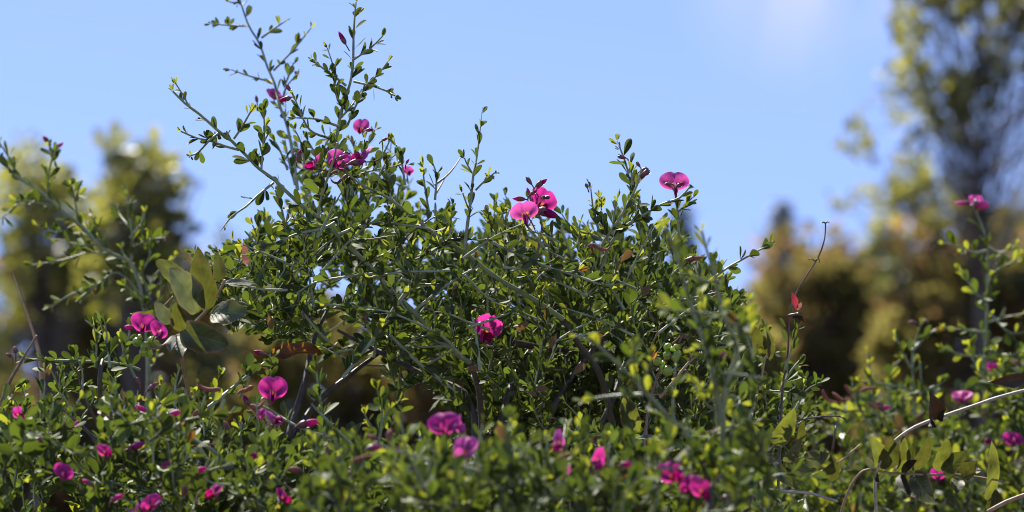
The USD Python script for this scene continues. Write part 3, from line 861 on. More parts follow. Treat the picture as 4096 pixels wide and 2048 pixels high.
cl = scatter([(800, 960), (900, 930), (1050, 960), (1100, 1250), (800, 1250)], 16, 50, 50, [0, 1], (0.4, 0.8))
far_plant('dry_shrub', 'pale blurred shrub peeping out beside the large grey vine leaves', 'shrub', cl, 24.0, 950, 0.05, ['olive', 'darkfol'], dens=0.4, trunk_r=0.03)


def root(px, d):
    p = at(px, 1024, d)
    return np.array([p[0], p[1], float(ground_z(p[1]))])


LOWER = {'gap': False, 'tuft': (3, 4), 'spacing': .010, 'size': .013, 'leaf_len': .12}
# ------------------------------------------------------------------ the flowering shrub in focus
A = Plant('flowering_shrub', 'green flowering shrub in sharp focus with magenta pea flowers against the sky', 'shrub', root(1900, 3.55))
D0 = FOCUS
S0 = [(900, 1020), (1000, 970), (1080, 890), (1180, 780), (1160, 640), (1300, 590), (1480, 620), (1560, 660), (1640, 780), (1760, 900), (1880, 930), (2000, 900), (2120, 930), (2250, 1000), (2330, 930), (2420, 960), (2520, 910), (2650, 930), (2780, 1050), (2880, 1160), (2960, 1310), (3130, 1470), (3240, 1570), (3200, 1850), (2800, 1900), (2300, 1800), (1900, 1640), (1750, 1560), (1500, 1500), (1350, 1420), (1080, 1330), (880, 1300), (820, 1200)]
fill(A, S0, (3.37, 3.95), 980, (1950, 1950, 500), stems=6, size=0.0108, tuft=(2, 4), dens=lambda x, y: 0.30 if y < 880 else (0.75 if y < 1080 else 1.0))
fill(A, [(1700, 1480), (2000, 1380), (2500, 1280), (2900, 1250), (3000, 1800), (1900, 1760)], (3.48, 3.95), 300, (2350, 1950, 350), stems=4, size=0.0115, tuft=(2, 4), young=0.0, young_tip=0.0, mat='bark', gap=False)
fill(A, [(1350, 1020), (1800, 980), (2400, 1060), (2850, 1180), (2900, 1400), (1500, 1350)], (3.75, 4.15), 170, (2100, 1950, 350), stems=3, size=0.0125, tuft=(2, 4), young=0.0, young_tip=0.0, gap=False)
# main diagonal branch
C = [(692, 366), (739, 413), (803, 461), (875, 525), (927, 564), (983, 620), (1038, 676), (1094, 715), (1134, 755), (1213, 827), (1269, 866), (1349, 938), (1404, 994), (1485, 1072), (1541, 1135), (1596, 1191), (1660, 1254), (1739, 1342), (1803, 1397), (1882, 1453), (1915, 1560), (1930, 1750)]
trace(A, C[-3:][::-1], D0 + 0.06, D0 + 0.03, 2.6, 2.1, 'stem', 'bark', leaves=False)
trace(A, C[:-2][::-1], D0 + 0.03, D0 - 0.01, 2.1, 0.85, 'stem', 'stem', start=0.25, spacing=0.010, size=0.0112, shoots=0.35, skip=0.15)
trace(A, [(700, 330), (735, 385), (760, 430), (790, 450)][::-1], D0, D0, 0.8, 0.5, size=0.008, young_tip=0.8, young=0.5)
trace(A, [(955, 600), (898, 584), (842, 564), (787, 552), (723, 525)], D0, D0 - .02, 1.0, .6, size=.0095)
trace(A, [(875, 532), (835, 564), (795, 608), (759, 624)], D0 - .01, D0 - .02, 1.0, .6, size=.008, spacing=.012)
trace(A, [(935, 556), (967, 509), (995, 460), (1015, 429)], D0, D0 - .01, .9, .6, size=.0105, young_tip=.9, young=.3)
trace(A, [(1045, 680), (1050, 620), (1058, 509), (1053, 445)], D0, D0 - .01, .9, .5, size=.0115)
trace(A, [(1094, 731), (1030, 783), (983, 827), (927, 866), (880, 926)], D0, D0 - .02, 1.0, .5, size=.010, thorn=True, spacing=.013)
trace(A, [(1273, 868), (1285, 795), (1309, 715), (1333, 644), (1349, 572)], D0 - .01, D0 - .03, 1.2, .6, size=.0125)
# branch with the flower cluster at its end
Dp = [(1357, 668), (1404, 707), (1460, 747), (1515, 771), (1595, 822), (1680, 888), (1759, 952), (1854, 1007), (1934, 1071), (2013, 1127), (2109, 1182), (2172, 1222), (2252, 1278), (2318, 1382), (2398, 1493), (2450, 1700)]
trace(A, Dp[-4:][::-1], D0 + .06, D0 + .03, 2.5, 2.0, 'stem', 'bark', leaves=False)
trace(A, Dp[:-3][::-1], D0 + .03, D0, 2.0, .75, 'stem', 'stem', start=0.3, spacing=0.013, size=.0112, shoots=0.3, tip=False, skip=0.2)
trace(A, [(1563, 795), (1551, 715), (1543, 660)], D0, D0, .9, .5, size=.0115)
trace(A, [(1007, 1021), (1118, 966), (1197, 934), (1293, 914), (1340, 890)][::-1], D0 - .01, D0 - .04, 1.3, .6, shoots=.5)
trace(A, [(1357, 938), (1436, 906), (1515, 890), (1603, 898), (1722, 918), (1775, 968)], D0 - .01, D0 - .02, 1.4, .8, shoots=.5, size=.012)
trace(A, [(1858, 1000), (1870, 896), (1882, 809), (1894, 697), (1910, 610), (1922, 507), (1930, 427)], D0, D0, 1.4, .4, thorn=True, size=.0098, spacing=.009, tuft=(2, 3), skip=.1)
trace(A, [(1894, 700), (1870, 660), (1858, 632)], D0, D0 - .01, .7, .5, size=.009, young_tip=.6)
trace(A, [(1902, 761), (1940, 722), (1978, 692)], D0, D0 - .01, .8, .5, size=.0095, young_tip=.9, young=.5)
trace(A, [(1880, 850), (1860, 800), (1850, 770)], D0, D0 - .01, .7, .5, size=.009, young_tip=.9, young=.4)
trace(A, [(1950, 956), (2013, 992), (2093, 1023), (2156, 1055), (2236, 1083), (2331, 1111), (2395, 1135), (2459, 1139)], D0 - .02, D0 - .05, 1.1, .9, shoots=.5, young=.12)
trace(A, [(2284, 1023), (2262, 960), (2244, 920)], D0 - .02, D0 - .03, .9, .7, size=.014, tuft=(3, 3), start=.8)
trace(A, [(2109, 920), (2188, 944), (2236, 968)][::-1], D0 - .02, D0 - .03, .9, .6, size=.010)
for px, py, l in ((2040, 1000, 130), (2070, 1010, 120), (2150, 1010, 110), (2200, 1030, 110), (2110, 1000, 120), (2020, 1040, 100)):
    trace(A, [(px, py + 30), (px + rng.uniform(-15, 15), py - l * .5), (px + rng.uniform(-25, 25), py - l)], D0 + rng.uniform(-.02, .05), None, .8, .5, size=.0105, young_tip=.6, young=.25)
trace(A, [(2566, 674), (2546, 745), (2498, 841), (2459, 904), (2419, 960), (2380, 1060), (2350, 1180)][::-1], D0 + .02, D0 - .01, 1.5, .7, tip=False, size=.0115, spacing=.009)
trace(A, [(2467, 562), (2485, 605), (2505, 660), (2518, 720), (2530, 800), (2500, 900)][::-1], D0 + .05, D0 + .05, 1.1, .5, size=.011, young_tip=.9)
trace(A, [(2522, 620), (2524, 680), (2530, 740)][::-1], D0 + .02, D0 + .02, .9, .5, thorn=True, size=.012)
trace(A, [(2760, 745), (2720, 790), (2646, 818), (2590, 850), (2503, 905), (2440, 980), (2400, 1080)][::-1], D0 + .02, D0 - .02, 1.5, .7, size=.0115, start=.2, shoots=.4, young_tip=.5, tip=False)
trace(A, [(2720, 1010), (2714, 900), (2706, 800), (2702, 760)], D0 + .01, D0, 1.1, .7, size=.011, spacing=.012, tip=False)
trace(A, [(2710, 850), (2740, 820), (2770, 790)], D0 + .01, D0, .9, .5, size=.011)
trace(A, [(2395, 920), (2375, 850), (2363, 755)], D0 + .01, D0 + .02, 1.0, .5, size=.0115)
trace(A, [(2315, 1000), (2318, 930), (2321, 872)], D0, D0, .9, .5, thorn=True, size=.008)
trace(A, [(2640, 1150), (2610, 1000), (2582, 900), (2575, 880)], D0 + .08, D0 + .08, 1.3, .6, size=.011)
trace(A, [(2780, 1160), (2821, 1136), (2909, 1072), (2957, 1045), (3036, 1001), (3100, 965)], D0, D0 - .01, 1.0, .5, thorn=True, size=.0115, spacing=.011, tuft=(2, 3))
for px, py, ex, ey in ((2050, 960, 2010, 850), (1985, 940, 2010, 850), (1960, 960, 1950, 860), (1740, 760, 1730, 650), (1720, 830, 1690, 660), (1800, 900, 1810, 820), (1620, 700, 1585, 580), (1500, 640, 1560, 560), (2560, 960, 2560, 800), (2620, 960, 2650, 880), (2450, 900, 2470, 790), (1140, 860, 1100, 760), (1060, 1000, 1010, 900), (960, 1040, 930, 960), (2860, 1200, 2900, 1120), (3000, 1420, 3060, 1330), (3120, 1520, 3200, 1440), (3180, 1600, 3280, 1530)):
    trace(A, [(px, py + 40), (0.5 * (px + ex) + rng.uniform(-12, 12), 0.5 * (py + ey)), (ex, ey)], D0 + rng.uniform(0, .12), None, 1.0, .5, size=.0112, shoots=.3)
# long bare thorn spurs behind
trace(A, [(1740, 740), (1800, 690), (1860, 605)], D0 + .12, D0 + .15, .9, .3, 'thorn', 'thorn', leaves=False)
trace(A, [(1740, 780), (1770, 730), (1790, 690)], D0 + .12, D0 + .15, .9, .3, 'thorn', 'thorn', leaves=False)
# upper shoots
B = [(1345, 700), (1349, 541), (1372, 421), (1400, 334), (1412, 254), (1414, 159), (1418, 80), (1424, 10)]
trace(A, B, D0 + .05, D0 + .05, 1.6, .6, 'stem', 'stem', size=.0100, spacing=.008, shoots=.2, young_tip=.7)
trace(A, [(1384, 342), (1333, 302), (1277, 262), (1249, 242)], D0 + .05, D0 + .04, 1.0, .5, size=.0095)
trace(A, [(1416, 326), (1484, 342), (1540, 362), (1579, 382)], D0 + .05, D0 + .03, 1.0, .5, size=.0085)
trace(A, [(1412, 239), (1484, 191), (1531, 143)], D0 + .05, D0 + .04, 1.0, .5, size=.0092, shoots=.4)
trace(A, [(1390, 500), (1420, 430), (1460, 350), (1516, 294), (1551, 246)], D0 + .06, D0 + .05, 1.0, .5, size=.0092)
trace(A, [(1355, 505), (1269, 477), (1200, 472), (1150, 469)], D0 + .05, D0 + .02, 1.1, .5, size=.0092)
trace(A, [(1349, 318), (1325, 239), (1309, 191)], D0 + .05, D0 + .05, .8, .4, size=.009)
trace(A, [(1372, 430), (1350, 400), (1335, 330)], D0 + .05, D0 + .03, .9, .5, size=.0105)
trace(A, [(1365, 470), (1400, 430), (1425, 395)], D0 + .05, D0 + .05, .9, .5, size=.0095)
trace(A, [(1340, 560), (1240, 520), (1190, 420), (1165, 360)], D0 + .06, D0 + .03, 1.1, .5, size=.0095)
A2 = [(1190, 760), (1175, 640), (1150, 509), (1118, 421), (1098, 334), (1070, 270), (1038, 175), (995, 103), (959, 0), (930, -80)]
trace(A, A2, D0 + .30, D0 + .38, 1.5, .6, 'stem', 'twig', size=.0105, spacing=.012, shoots=.15)
trace(A, [(995, 103), (935, 103), (844, 95)], D0 + .38, D0 + .36, 1.0, .4, size=.0075, spacing=.013)
trace(A, [(1046, 151), (1102, 111), (1142, 84)], D0 + .37, D0 + .35, 1.0, .5, size=.0095, spacing=.010)
trace(A, [(1094, 282), (1174, 199), (1245, 111)], D0 + .36, D0 + .35, 1.0, .5, size=.0088, spacing=.011)
trace(A, [(1080, 326), (991, 302), (923, 278)], D0 + .36, D0 + .35, 1.0, .4, size=.0085, spacing=.010)
trace(A, [(1142, 334), (1160, 290), (1174, 252)], D0 + .36, D0 + .35, .9, .5, size=.0095)
trace(A, [(1120, 420), (1150, 340), (1190, 300)], D0 + .35, D0 + .35, .9, .5, size=.009)
trace(A, [(960, 10), (930, 10), (912, 5)], D0 + .38, D0 + .38, .9, .5, size=.009, young_tip=.9, young=.7)
for px, py, ex, ey in ((1180, 700, 1140, 560), (1150, 640, 1080, 540), (1300, 660, 1230, 560), (1420, 640, 1400, 560), (1500, 700, 1580, 620), (1450, 600, 1500, 520), (1220, 640, 1180, 520), (1400, 740, 1420, 620), (1280, 600, 1330, 540), (1540, 720, 1600, 640)):
    trace(A, [(px, py + 40), (0.5 * (px + ex) + rng.uniform(-12, 12), 0.5 * (py + ey)), (ex, ey)], D0 + rng.uniform(.1, .3), None, 1.0, .5, size=.0105, shoots=.5)
for k_ in range(46):
    x_, y_ = rng.uniform(1150, 2850), rng.uniform(950, 1500)
    if not inside(S0, x_, y_):
        continue
    a_ = rng.choice([rng.normal(0.5, 0.35), rng.normal(2.6, 0.35), rng.normal(1.5, 0.4)])
    l_ = rng.uniform(130, 300)
    trace(A, [(x_, y_), (x_ + math.cos(a_) * l_ * .5, y_ - math.sin(a_) * l_ * .5 + rng.uniform(-14, 14)), (x_ + math.cos(a_) * l_, y_ - math.sin(a_) * l_)], D0 + rng.uniform(-.03, .03), None, 1.15, .4, thorn=rng.random() < .5, spacing=.014, size=.0100, tuft=(2, 3), mat='twig')
# inner branches low in the shrub, dark brown
for pts in ([(2100, 1900), (2230, 1600), (2330, 1450), (2480, 1300), (2700, 1200)], [(1900, 1900), (1880, 1600), (1700, 1500), (1500, 1400), (1350, 1320)], [(2300, 1900), (2450, 1600), (2500, 1450), (2620, 1300)], [(1150, 1760), (1210, 1560), (1260, 1350), (1330, 1200)], [(1150, 1800), (1260, 1620), (1400, 1500), (1560, 1380)], [(2048, 1370), (2180, 1392), (2310, 1410)], [(2000, 1700), (2060, 1500), (2150, 1350)]):
    trace(A, pts, D0 + .08, D0 + .15, 3.0, 1.2, 'branch', 'bark', leaves=False)
trace(A, [(1850, 1430), (1760, 1340), (1560, 1250), (1470, 1240)], D0 - .02, D0 - .06, 1.3, .6, shoots=.3)
trace(A, [(1370, 1510), (1450, 1410), (1520, 1320), (1580, 1230), (1640, 1150)], D0 - .05, D0 - .03, 1.2, 1.6, shoots=.3)
trace(A, [(1560, 1340), (1660, 1440), (1760, 1520), (1820, 1570)], D0 - .03, D0, 1.2, 1.6, shoots=.3)
trace(A, [(1480, 1110), (1590, 1090), (1740, 1085), (1800, 1082)][::-1], D0 - .05, D0 - .06, 1.0, .7, spacing=.012)
trace(A, [(1660, 1240), (1760, 1160), (1850, 1100), (1905, 1070)], D0 - .03, D0 - .02, 1.2, .9, spacing=.02)
trace(A, [(1185, 1175), (1260, 1130), (1400, 1105), (1490, 1095)][::-1], D0 - .05, D0 - .07, 1.2, .6, shoots=.4)
trace(A, [(900, 1100), (950, 1130), (1010, 1150), (1080, 1160), (1150, 1160)][::-1], D0 - .02, D0 - .03, 1.1, .5, thorn=True, spacing=.011)
trace(A, [(1860, 1100), (1950, 1190), (2020, 1230)], D0 - .05, D0 - .05, .9, .5)
trace(A, [(1870, 1310), (1960, 1280), (2040, 1250)], D0 - .06, D0 - .07, 1.4, .6, spacing=.009)
trace(A, [(1920, 1480), (1905, 1350), (1890, 1270)], D0 - .06, D0 - .06, 1.2, .9, spacing=.018)

# its flowers
flower(A, 2100, 842, D0 - .03, 112, yaw=-8, pitch=-28, roll=-10, banner='pink', wing='pink', keel='keel', droop=.55, open_=.05, reflex=.1, asp=.78, stem=(40, 75), label='light pink open flower facing the camera, keel hanging below')
flower(A, 2172, 800, D0, 112, yaw=22, pitch=-12, roll=22, banner='magenta', wing='deep', keel='deep', droop=.55, open_=.2, stem=(-40, 30), label='magenta open flower with a black bee on it')
bud(A, 2195, 853, D0 - .02, 92, -20, petal='deep', open_=.6, stem=(-12, 10))
bud(A, 2115, 722, D0, 42, 125, petal='calyx', open_=.25, stem=(20, 30))
bud(A, 2166, 731, D0, 56, 35, petal='deep', open_=.42, stem=(-5, 30))
bud(A, 2134, 770, D0 - .02, 40, 35, petal='deep', open_=.35, stem=(-5, 20))
bud(A, 2113, 764, D0, 34, 110, petal='magenta', open_=.7, stem=(5, 30))
bud(A, 2075, 795, D0, 52, 175, petal='magenta', open_=.4, stem=(10, 5))
trace(A, [(2150, 1010), (2168, 900), (2140, 830), (2120, 790), (2135, 750)], D0 - .01, D0, .8, .5, 'flower_stalk', 'thorn', leaves=False)
flower(A, 2699, 725, D0, 118, yaw=4, pitch=-8, roll=0, banner='pink', wing='pink', keel='deep', fold=-.1, reflex=.05, open_=.05, droop=.55, asp=.80, stem=(5, 70), label='rounded pink flower at the top of the right shoot')
bud(A, 2672, 735, D0 - .03, 30, 175, petal='calyx', open_=.2, stem=(10, 12))
bud(A, 2722, 738, D0 - .03, 42, 28, petal='deep', open_=.45, stem=(-5, 15))
flower(A, 1262, 650, D0 - .01, 92, yaw=-66, pitch=14, roll=-14, banner='magenta', wing='deep', keel='deep', droop=.30, open_=.15, stem=(90, 40), label='magenta flower seen from the side')
flower(A, 1358, 640, D0, 104, yaw=14, pitch=0, roll=12, banner='pink', wing='magenta', keel='deep', stem=(25, 45))
flower(A, 1448, 618, D0 - .01, 100, yaw=-48, pitch=20, roll=-30, banner='pink', wing='magenta', keel='deep', stem=(70, 20))
bud(A, 1372, 628, D0 - .03, 48, 25, petal='magenta', open_=.5, stem=(0, 20))
bud(A, 1430, 648, D0 - .02, 70, 10, petal='magenta', open_=.35, stem=(-10, 10))
bud(A, 1374, 657, D0 - .035, 34, 90, yaw=60, petal='calyx', open_=.1, stem=(5, 15))
bud(A, 1382, 706, D0 - .02, 38, 30, petal='calyx', open_=.2, stem=(-10, 10))
wilted(A, [(1372, 712), (1350, 732), (1330, 726), (1322, 712)], D0 - .02, 5)
wilted(A, [(1350, 682), (1335, 688), (1322, 696)], D0 - .02, 5)
flower(A, 1446, 505, D0 + .18, 66, yaw=-12, pitch=0, roll=4, banner='pink', wing='deep', keel='deep', fold=.55, asp=1.15, stem=(10, 45), label='small pink flower out of focus behind the tall shoot')
bud(A, 1480, 520, D0 + .16, 36, 5, petal='deep', stem=(-8, 10))
flower(A, 1095, 375, D0 + .34, 66, yaw=55, pitch=5, roll=-5, banner='pink', wing='pink', keel='deep', stem=(10, 40))
bud(A, 1138, 397, D0 + .08, 52, 195, petal='deep', open_=.6, stem=(5, -5))
bud(A, 1152, 350, D0 + .06, 40, 125, petal='calyx', open_=.3, stem=(10, 25))
bud(A, 1026, 395, D0 + .36, 34, 100, petal='wilt', open_=.4)
bud(A, 1368, 150, D0 + .05, 62, 118, petal='deep', open_=.55, fat=.15, stem=(15, 25))
bud(A, 1196, 620, D0 + .03, 52, 75, petal='deep', open_=.3, fat=.18, stem=(-2, 20))
flower(A, 1632, 682, D0 + .28, 50, yaw=30, pitch=0, banner='pink', wing='deep', keel='deep', stem=(0, 40))
bud(A, 1542, 556, D0 + .08, 30, 25, petal='magenta', stem=(-10, 12))
flower(A, 1950, 1308, D0 - .01, 120, yaw=15, pitch=-55, roll=12, banner='magenta', wing='deep', keel='deep', droop=.1, open_=.55, stem=(-30, -45), label='magenta flower hanging upside down amid the leaves')
bud(A, 2582, 692, D0 - .01, 44, 35, petal='calyx', open_=.15, fat=.24, stem=(-5, 10))
bud(A, 2576, 680, D0, 40, 22, petal='calyx', open_=.2, fat=.24, stem=(-5, 10))
bud(A, 2553, 658, D0, 28, 125, petal='calyx', open_=.1, fat=.22, stem=(8, 25))
bud(A, 2487, 628, D0, 36, 165, petal='calyx', open_=.1, fat=.22, stem=(8, 10))
bud(A, 2346, 742, D0 + .02, 24, 110, petal='wilt', open_=.3, fat=.25, stem=(5, 15))
bud(A, 2778, 1034, D0, 74, 10, petal='wilt', open_=.5, fat=.13, stem=(-10, 15))
bud(A, 2855, 1175, D0, 40, 130, petal='calyx', open_=.2, fat=.22, stem=(10, 15))
bud(A, 2889, 1415, D0 - .05, 46, -15, petal='magenta', open_=.8, fat=.30, stem=(-8, 20), label='round bright magenta bud low at the right')
bud(A, 1820, 1145, D0 - .05, 24, 50, petal='calyx', open_=.1, fat=.24)
bud(A, 1464, 1270, D0 - .05, 22, 80, petal='calyx', open_=.1, fat=.24)
bud(A, 1540, 1100, D0 - .04, 30, 20, petal='wilt', open_=.4, fat=.24)
bud(A, 1630, 645, D0 + .1, 26, 60, petal='deep', stem=(0, 20))
bud(A, 1375, 620, D0 + .05, 60, 20, petal='calyx', open_=.2, fat=.17)
wilted(A, [(2350, 985), (2375, 980), (2400, 995), (2425, 1000), (2440, 985)], D0 - .02, 7, label='dry curled brown flower remnant')
wilted(A, [(2365, 985), (2370, 1005), (2362, 1015)], D0 - .02, 4)
# leaves with orange spots and dry leaves caught inside are kinds of the same leaf
for (x, y) in ((1075, 1250), (2600, 1135), (2060, 1330), (1860, 1480), (2230, 1330), (2480, 1050), (2200, 1560), (2290, 1500), (2150, 1590), (2700, 1340)):
    a = rng.uniform(0, 6.28)
    A.leaves.add(at(x, y, D0 - rng.uniform(.02, .05)), nrm([math.cos(a), rng.normal(0, .3), math.sin(a)]), nrm([rng.normal(0, .3), -1, .4]), .0125, .0055, .2, .2, .6, 'old')

# ------------------------------------------------------------------ lower left shrub
Bs = Plant('flowering_shrub', 'lower left flowering shrub with buds and thorns below the big vine leaves', 'shrub', root(600, 3.2))
dB = 3.22
S1 = [(-200, 1560), (0, 1560), (120, 1580), (300, 1520), (430, 1430), (540, 1500), (640, 1570), (760, 1650), (900, 1660), (1020, 1720), (1200, 1800), (1400, 1810), (1560, 1830), (1560, 2350), (-200, 2350)]
fill(Bs, S1, (2.93, 3.55), 560, (600, 2300, 700), stems=6, size=.0118, tuft=(2, 4), dens=lambda x, y: .35 if y < 1640 else 1.0)
fill(Bs, [(-200, 2250), (1500, 2250), (1300, 4300), (0, 4300)], (2.9, 3.6), 170, (600, 3600, 600), stems=3, **LOWER)
trace(Bs, [(560, 1480), (500, 1460), (397, 1448), (318, 1445), (199, 1441), (95, 1437)], dB + .1, dB + .08, 1.2, .8, spacing=.0065, size=.012, young=.05)
trace(Bs, [(-30, 1700), (32, 1541), (80, 1453), (147, 1342)], dB + .05, dB + .02, 1.6, .8, leaves=False, mat='thorn')
for i_, (x, y, ex, ey) in enumerate([(470, 1560, 400, 1290), (440, 1440, 420, 1290), (540, 1480, 480, 1350), (330, 1540, 300, 1420), (250, 1560, 200, 1470), (160, 1660, 180, 1480), (640, 1700, 640, 1540), (780, 1700, 790, 1540), (850, 1640, 880, 1500), (960, 1560, 1000, 1460), (1100, 1560, 1080, 1480), (60, 1900, 100, 1560), (700, 1600, 720, 1470), (380, 1440, 375, 1300), (490, 1400, 520, 1300)]):
    trace(Bs, [(x, y + 30), (0.5 * (x + ex) + rng.uniform(-15, 15), 0.5 * (y + ey)), (ex, ey)], dB + rng.uniform(0, .15), None, 1.0, .5, size=.0112, shoots=.3)
trace(Bs, [(795, 1660), (859, 1610), (938, 1545), (1024, 1477), (1090, 1430)], dB + .02, dB + .05, 1.5, .9, spacing=.012, skip=.2)
trace(Bs, [(400, 1790), (350, 1724), (265, 1650), (183, 1580)], dB, dB - .02, 1.6, .3, 'thorn', 'dark_stem', leaves=False)
trace(Bs, [(390, 1700), (350, 1612), (320, 1530), (302, 1469)], dB, dB - .02, 1.3, .3, 'thorn', 'dark_stem', leaves=False)
trace(Bs, [(400, 1600), (400, 1500), (410, 1440)], dB + .06, dB + .06, 2.0, 1.2, 'branch', 'bark', leaves=False)
trace(Bs, [(10, 1900), (30, 1740), (60, 1600)], dB, dB, 1.5, .6, 'branch', 'bark', leaves=False)
trace(Bs, [(1469, 1827), (1405, 1779), (1326, 1700), (1243, 1612)], dB - .05, dB - .08, 1.5, .9, spacing=.018, thorn=True)
trace(Bs, [(1300, 1760), (1290, 1650), (1278, 1580), (1262, 1453)], dB - .06, dB - .08, 1.1, .5, spacing=.008, size=.0118)
trace(Bs, [(1515, 1780), (1525, 1700), (1529, 1644), (1509, 1557)], dB - .10, dB - .12, 1.1, .5, spacing=.009, size=.0125)
trace(Bs, [(1524, 1690), (1560, 1640), (1600, 1600)], dB - .10, dB - .12, .9, .5, size=.0095, young_tip=.9, young=.7)
trace(Bs, [(1501, 1732), (1475, 1690), (1455, 1650)], dB - .10, dB - .12, .9, .5, size=.0095, young_tip=.9, young=.7)
trace(Bs, [(900, 1850), (850, 1800), (760, 1750), (640, 1680), (560, 1650)], dB - .15, dB - .15, 1.4, .8, spacing=.016)
trace(Bs, [(1500, 1830), (1380, 1770), (1200, 1710), (1080, 1640), (1010, 1610)], dB - .04, dB - .02, 1.2, .8, spacing=.02, tuft=(1, 3))
flower(Bs, 572, 1292, dB, 100, yaw=12, pitch=6, roll=8, banner='magenta', wing='magenta', keel='deep', fold=.5, reflex=.1, hood=-.35, stem=(0, 60), label='magenta flower above green berries')
flower(Bs, 640, 1318, dB - .01, 84, yaw=38, pitch=-18, roll=12, banner='magenta', wing='pink', keel='keel', stem=(-30, 50))
bud(Bs, 518, 1310, dB, 44, 165, petal='magenta', open_=.7, fat=.26, stem=(10, 30))
flower(Bs, 1092, 1553, dB - .02, 114, yaw=2, pitch=-4, roll=0, banner='magenta', wing='magenta', keel='deep', fold=.35, droop=.45, open_=.16, reflex=.1, hood=-.45, stem=(-15, 75), label='round magenta flower facing the camera at the centre left')
flower(Bs, 1095, 1672, dB - .06, 84, yaw=50, pitch=25, roll=18, banner='pink', wing='magenta', keel='keel', stem=(20, 50))
flower(Bs, 1045, 1655, dB - .05, 50, yaw=-40, pitch=0, banner='magenta', wing='magenta', keel='deep', stem=(20, 40))
bud(Bs, 1238, 1692, dB - .06, 96, 14, petal='magenta', open_=.58, fat=.16, stem=(-15, 20))
bud(Bs, 570, 1640, dB - .14, 70, 140, petal='magenta', open_=.6, fat=.18, stem=(20, 25))
bud(Bs, 695, 1656, dB - .12, 68, 22, petal='magenta', open_=.7, fat=.2, stem=(-20, 5))
bud(Bs, 548, 1782, dB - .18, 72, 22, petal='magenta', open_=.75, fat=.2, stem=(-20, 10))
bud(Bs, 612, 1545, dB - .05, 60, 40, petal='wilt', open_=.35, fat=.17, stem=(-10, 30))
bud(Bs, 552, 1522, dB - .05, 34, 120, petal='calyx', open_=.1, fat=.24)
bud(Bs, 425, 1566, dB, 30, 80, petal='deep', open_=.35, fat=.22)
bud(Bs, 400, 1668, dB, 34, 80, petal='deep', open_=.45, fat=.24)
flower(Bs, 72, 1650, dB - .02, 60, yaw=60, pitch=-10, banner='magenta', wing='magenta', keel='deep', stem=(-20, 40))
flower(Bs, 255, 1885, dB - .28, 84, yaw=40, pitch=10, roll=20, banner='magenta', wing='deep', keel='deep', stem=(-10, 50))
flower(Bs, 600, 2010, dB - .24, 100, yaw=-35, pitch=12, roll=-10, banner='magenta', wing='magenta', keel='deep', stem=(0, 60), label='bright magenta flower cut by the bottom edge at the left')
flower(Bs, 545, 2035, dB - .25, 60, yaw=-60, pitch=0, banner='pink', wing='magenta', keel='deep', stem=(10, 50))
bud(Bs, 1400, 1900, dB - .25, 70, 165, petal='magenta', open_=.4, fat=.25, stem=(15, 15))
bud(Bs, 985, 1600, dB - .02, 50, 120, petal='deep', open_=.5, fat=.22, stem=(15, 25))
bud(Bs, 1035, 1410, dB + .04, 50, 165, petal='deep', open_=.5, fat=.2, stem=(20, 8))
bud(Bs, 60, 1398, dB + .04, 30, 100, petal='wilt', open_=.6, fat=.3)
bud(Bs, 35, 1420, dB + .04, 30, 150, petal='wilt', open_=.4, fat=.25)
for x, y, l, an, pt, dd in ((300, 1700, 46, 60, 'magenta', .05), (470, 1720, 40, 110, 'deep', .08), (660, 1860, 56, 35, 'magenta', .2), (350, 1930, 52, 150, 'magenta', .22), (160, 1760, 44, 80, 'deep', .1), (800, 1880, 60, 20, 'magenta', .22), (905, 1700, 44, 120, 'wilt', .12), (1010, 1830, 52, 45, 'deep', .2), (1180, 1880, 56, 160, 'wilt', .22), (740, 1960, 50, 70, 'wilt', .24), (470, 1990, 56, 30, 'magenta', .26), (1310, 1800, 46, 100, 'wilt', .2)):
    bud(Bs, x, y, dB - dd, l, an, petal=pt, open_=rng.uniform(.4, .75), fat=rng.uniform(.18, .27), stem=(rng.uniform(-15, 15), 25))
for x, y, w_, yw in ((420, 1800, 70, 40), (860, 1960, 84, -35), (1130, 1980, 76, 60)):
    flower(Bs, x, y, dB - .24, w_, yaw=yw, pitch=5, roll=rng.uniform(-20, 20), banner='magenta', wing='deep', keel='deep', stem=(0, 45))
for pts in ([(880, 1555), (850, 1560), (820, 1556), (796, 1540), (790, 1528)], [(1010, 1545), (985, 1560), (960, 1566), (945, 1580)], [(1030, 1640), (1005, 1648), (985, 1645)], [(790, 1640), (775, 1665), (750, 1680), (730, 1690)], [(1000, 1620), (1035, 1630), (1060, 1600)], [(690, 1750), (705, 1770), (690, 1800)], [(1790, 1660), (1700, 1620), (1640, 1650)][0:0] or [(380, 1830), (395, 1815), (420, 1822)]):
    wilted(Bs, pts, dB - .06, 8, label=None)
wilted(Bs, [(740, 1790), (820, 1778), (905, 1774)], dB - .1, 3)

# ------------------------------------------------------------------ lower middle foreground shrub
Cs = Plant('flowering_shrub', 'soft foreground shrub along the bottom middle with blurred pink flowers', 'shrub', root(2100, 2.85))
dC = 2.86
S2 = [(1250, 1840), (1500, 1800), (1700, 1780), (2000, 1790), (2300, 1800), (2700, 1860), (3000, 1800), (3250, 1860), (3300, 2400), (1150, 2400)]
fill(Cs, S2, (2.65, 3.15), 480, (2200, 2350, 700), stems=6, size=.0112, tuft=(2, 4), young=.04)
fill(Cs, [(1200, 2300), (3300, 2300), (3000, 4500), (1500, 4500)], (2.65, 3.25), 170, (2200, 3800, 600), stems=3, **LOWER)
trace(Cs, [(1990, 1960), (1922, 1890), (1800, 1860), (1724, 1845), (1580, 1803), (1500, 1770)], dC - .1, dC - .1, 1.4, .8, spacing=.014)
trace(Cs, [(2050, 1950), (2096, 1922), (2223, 1867), (2290, 1830)], dC - .05, dC - .05, 1.3, .8, spacing=.013)
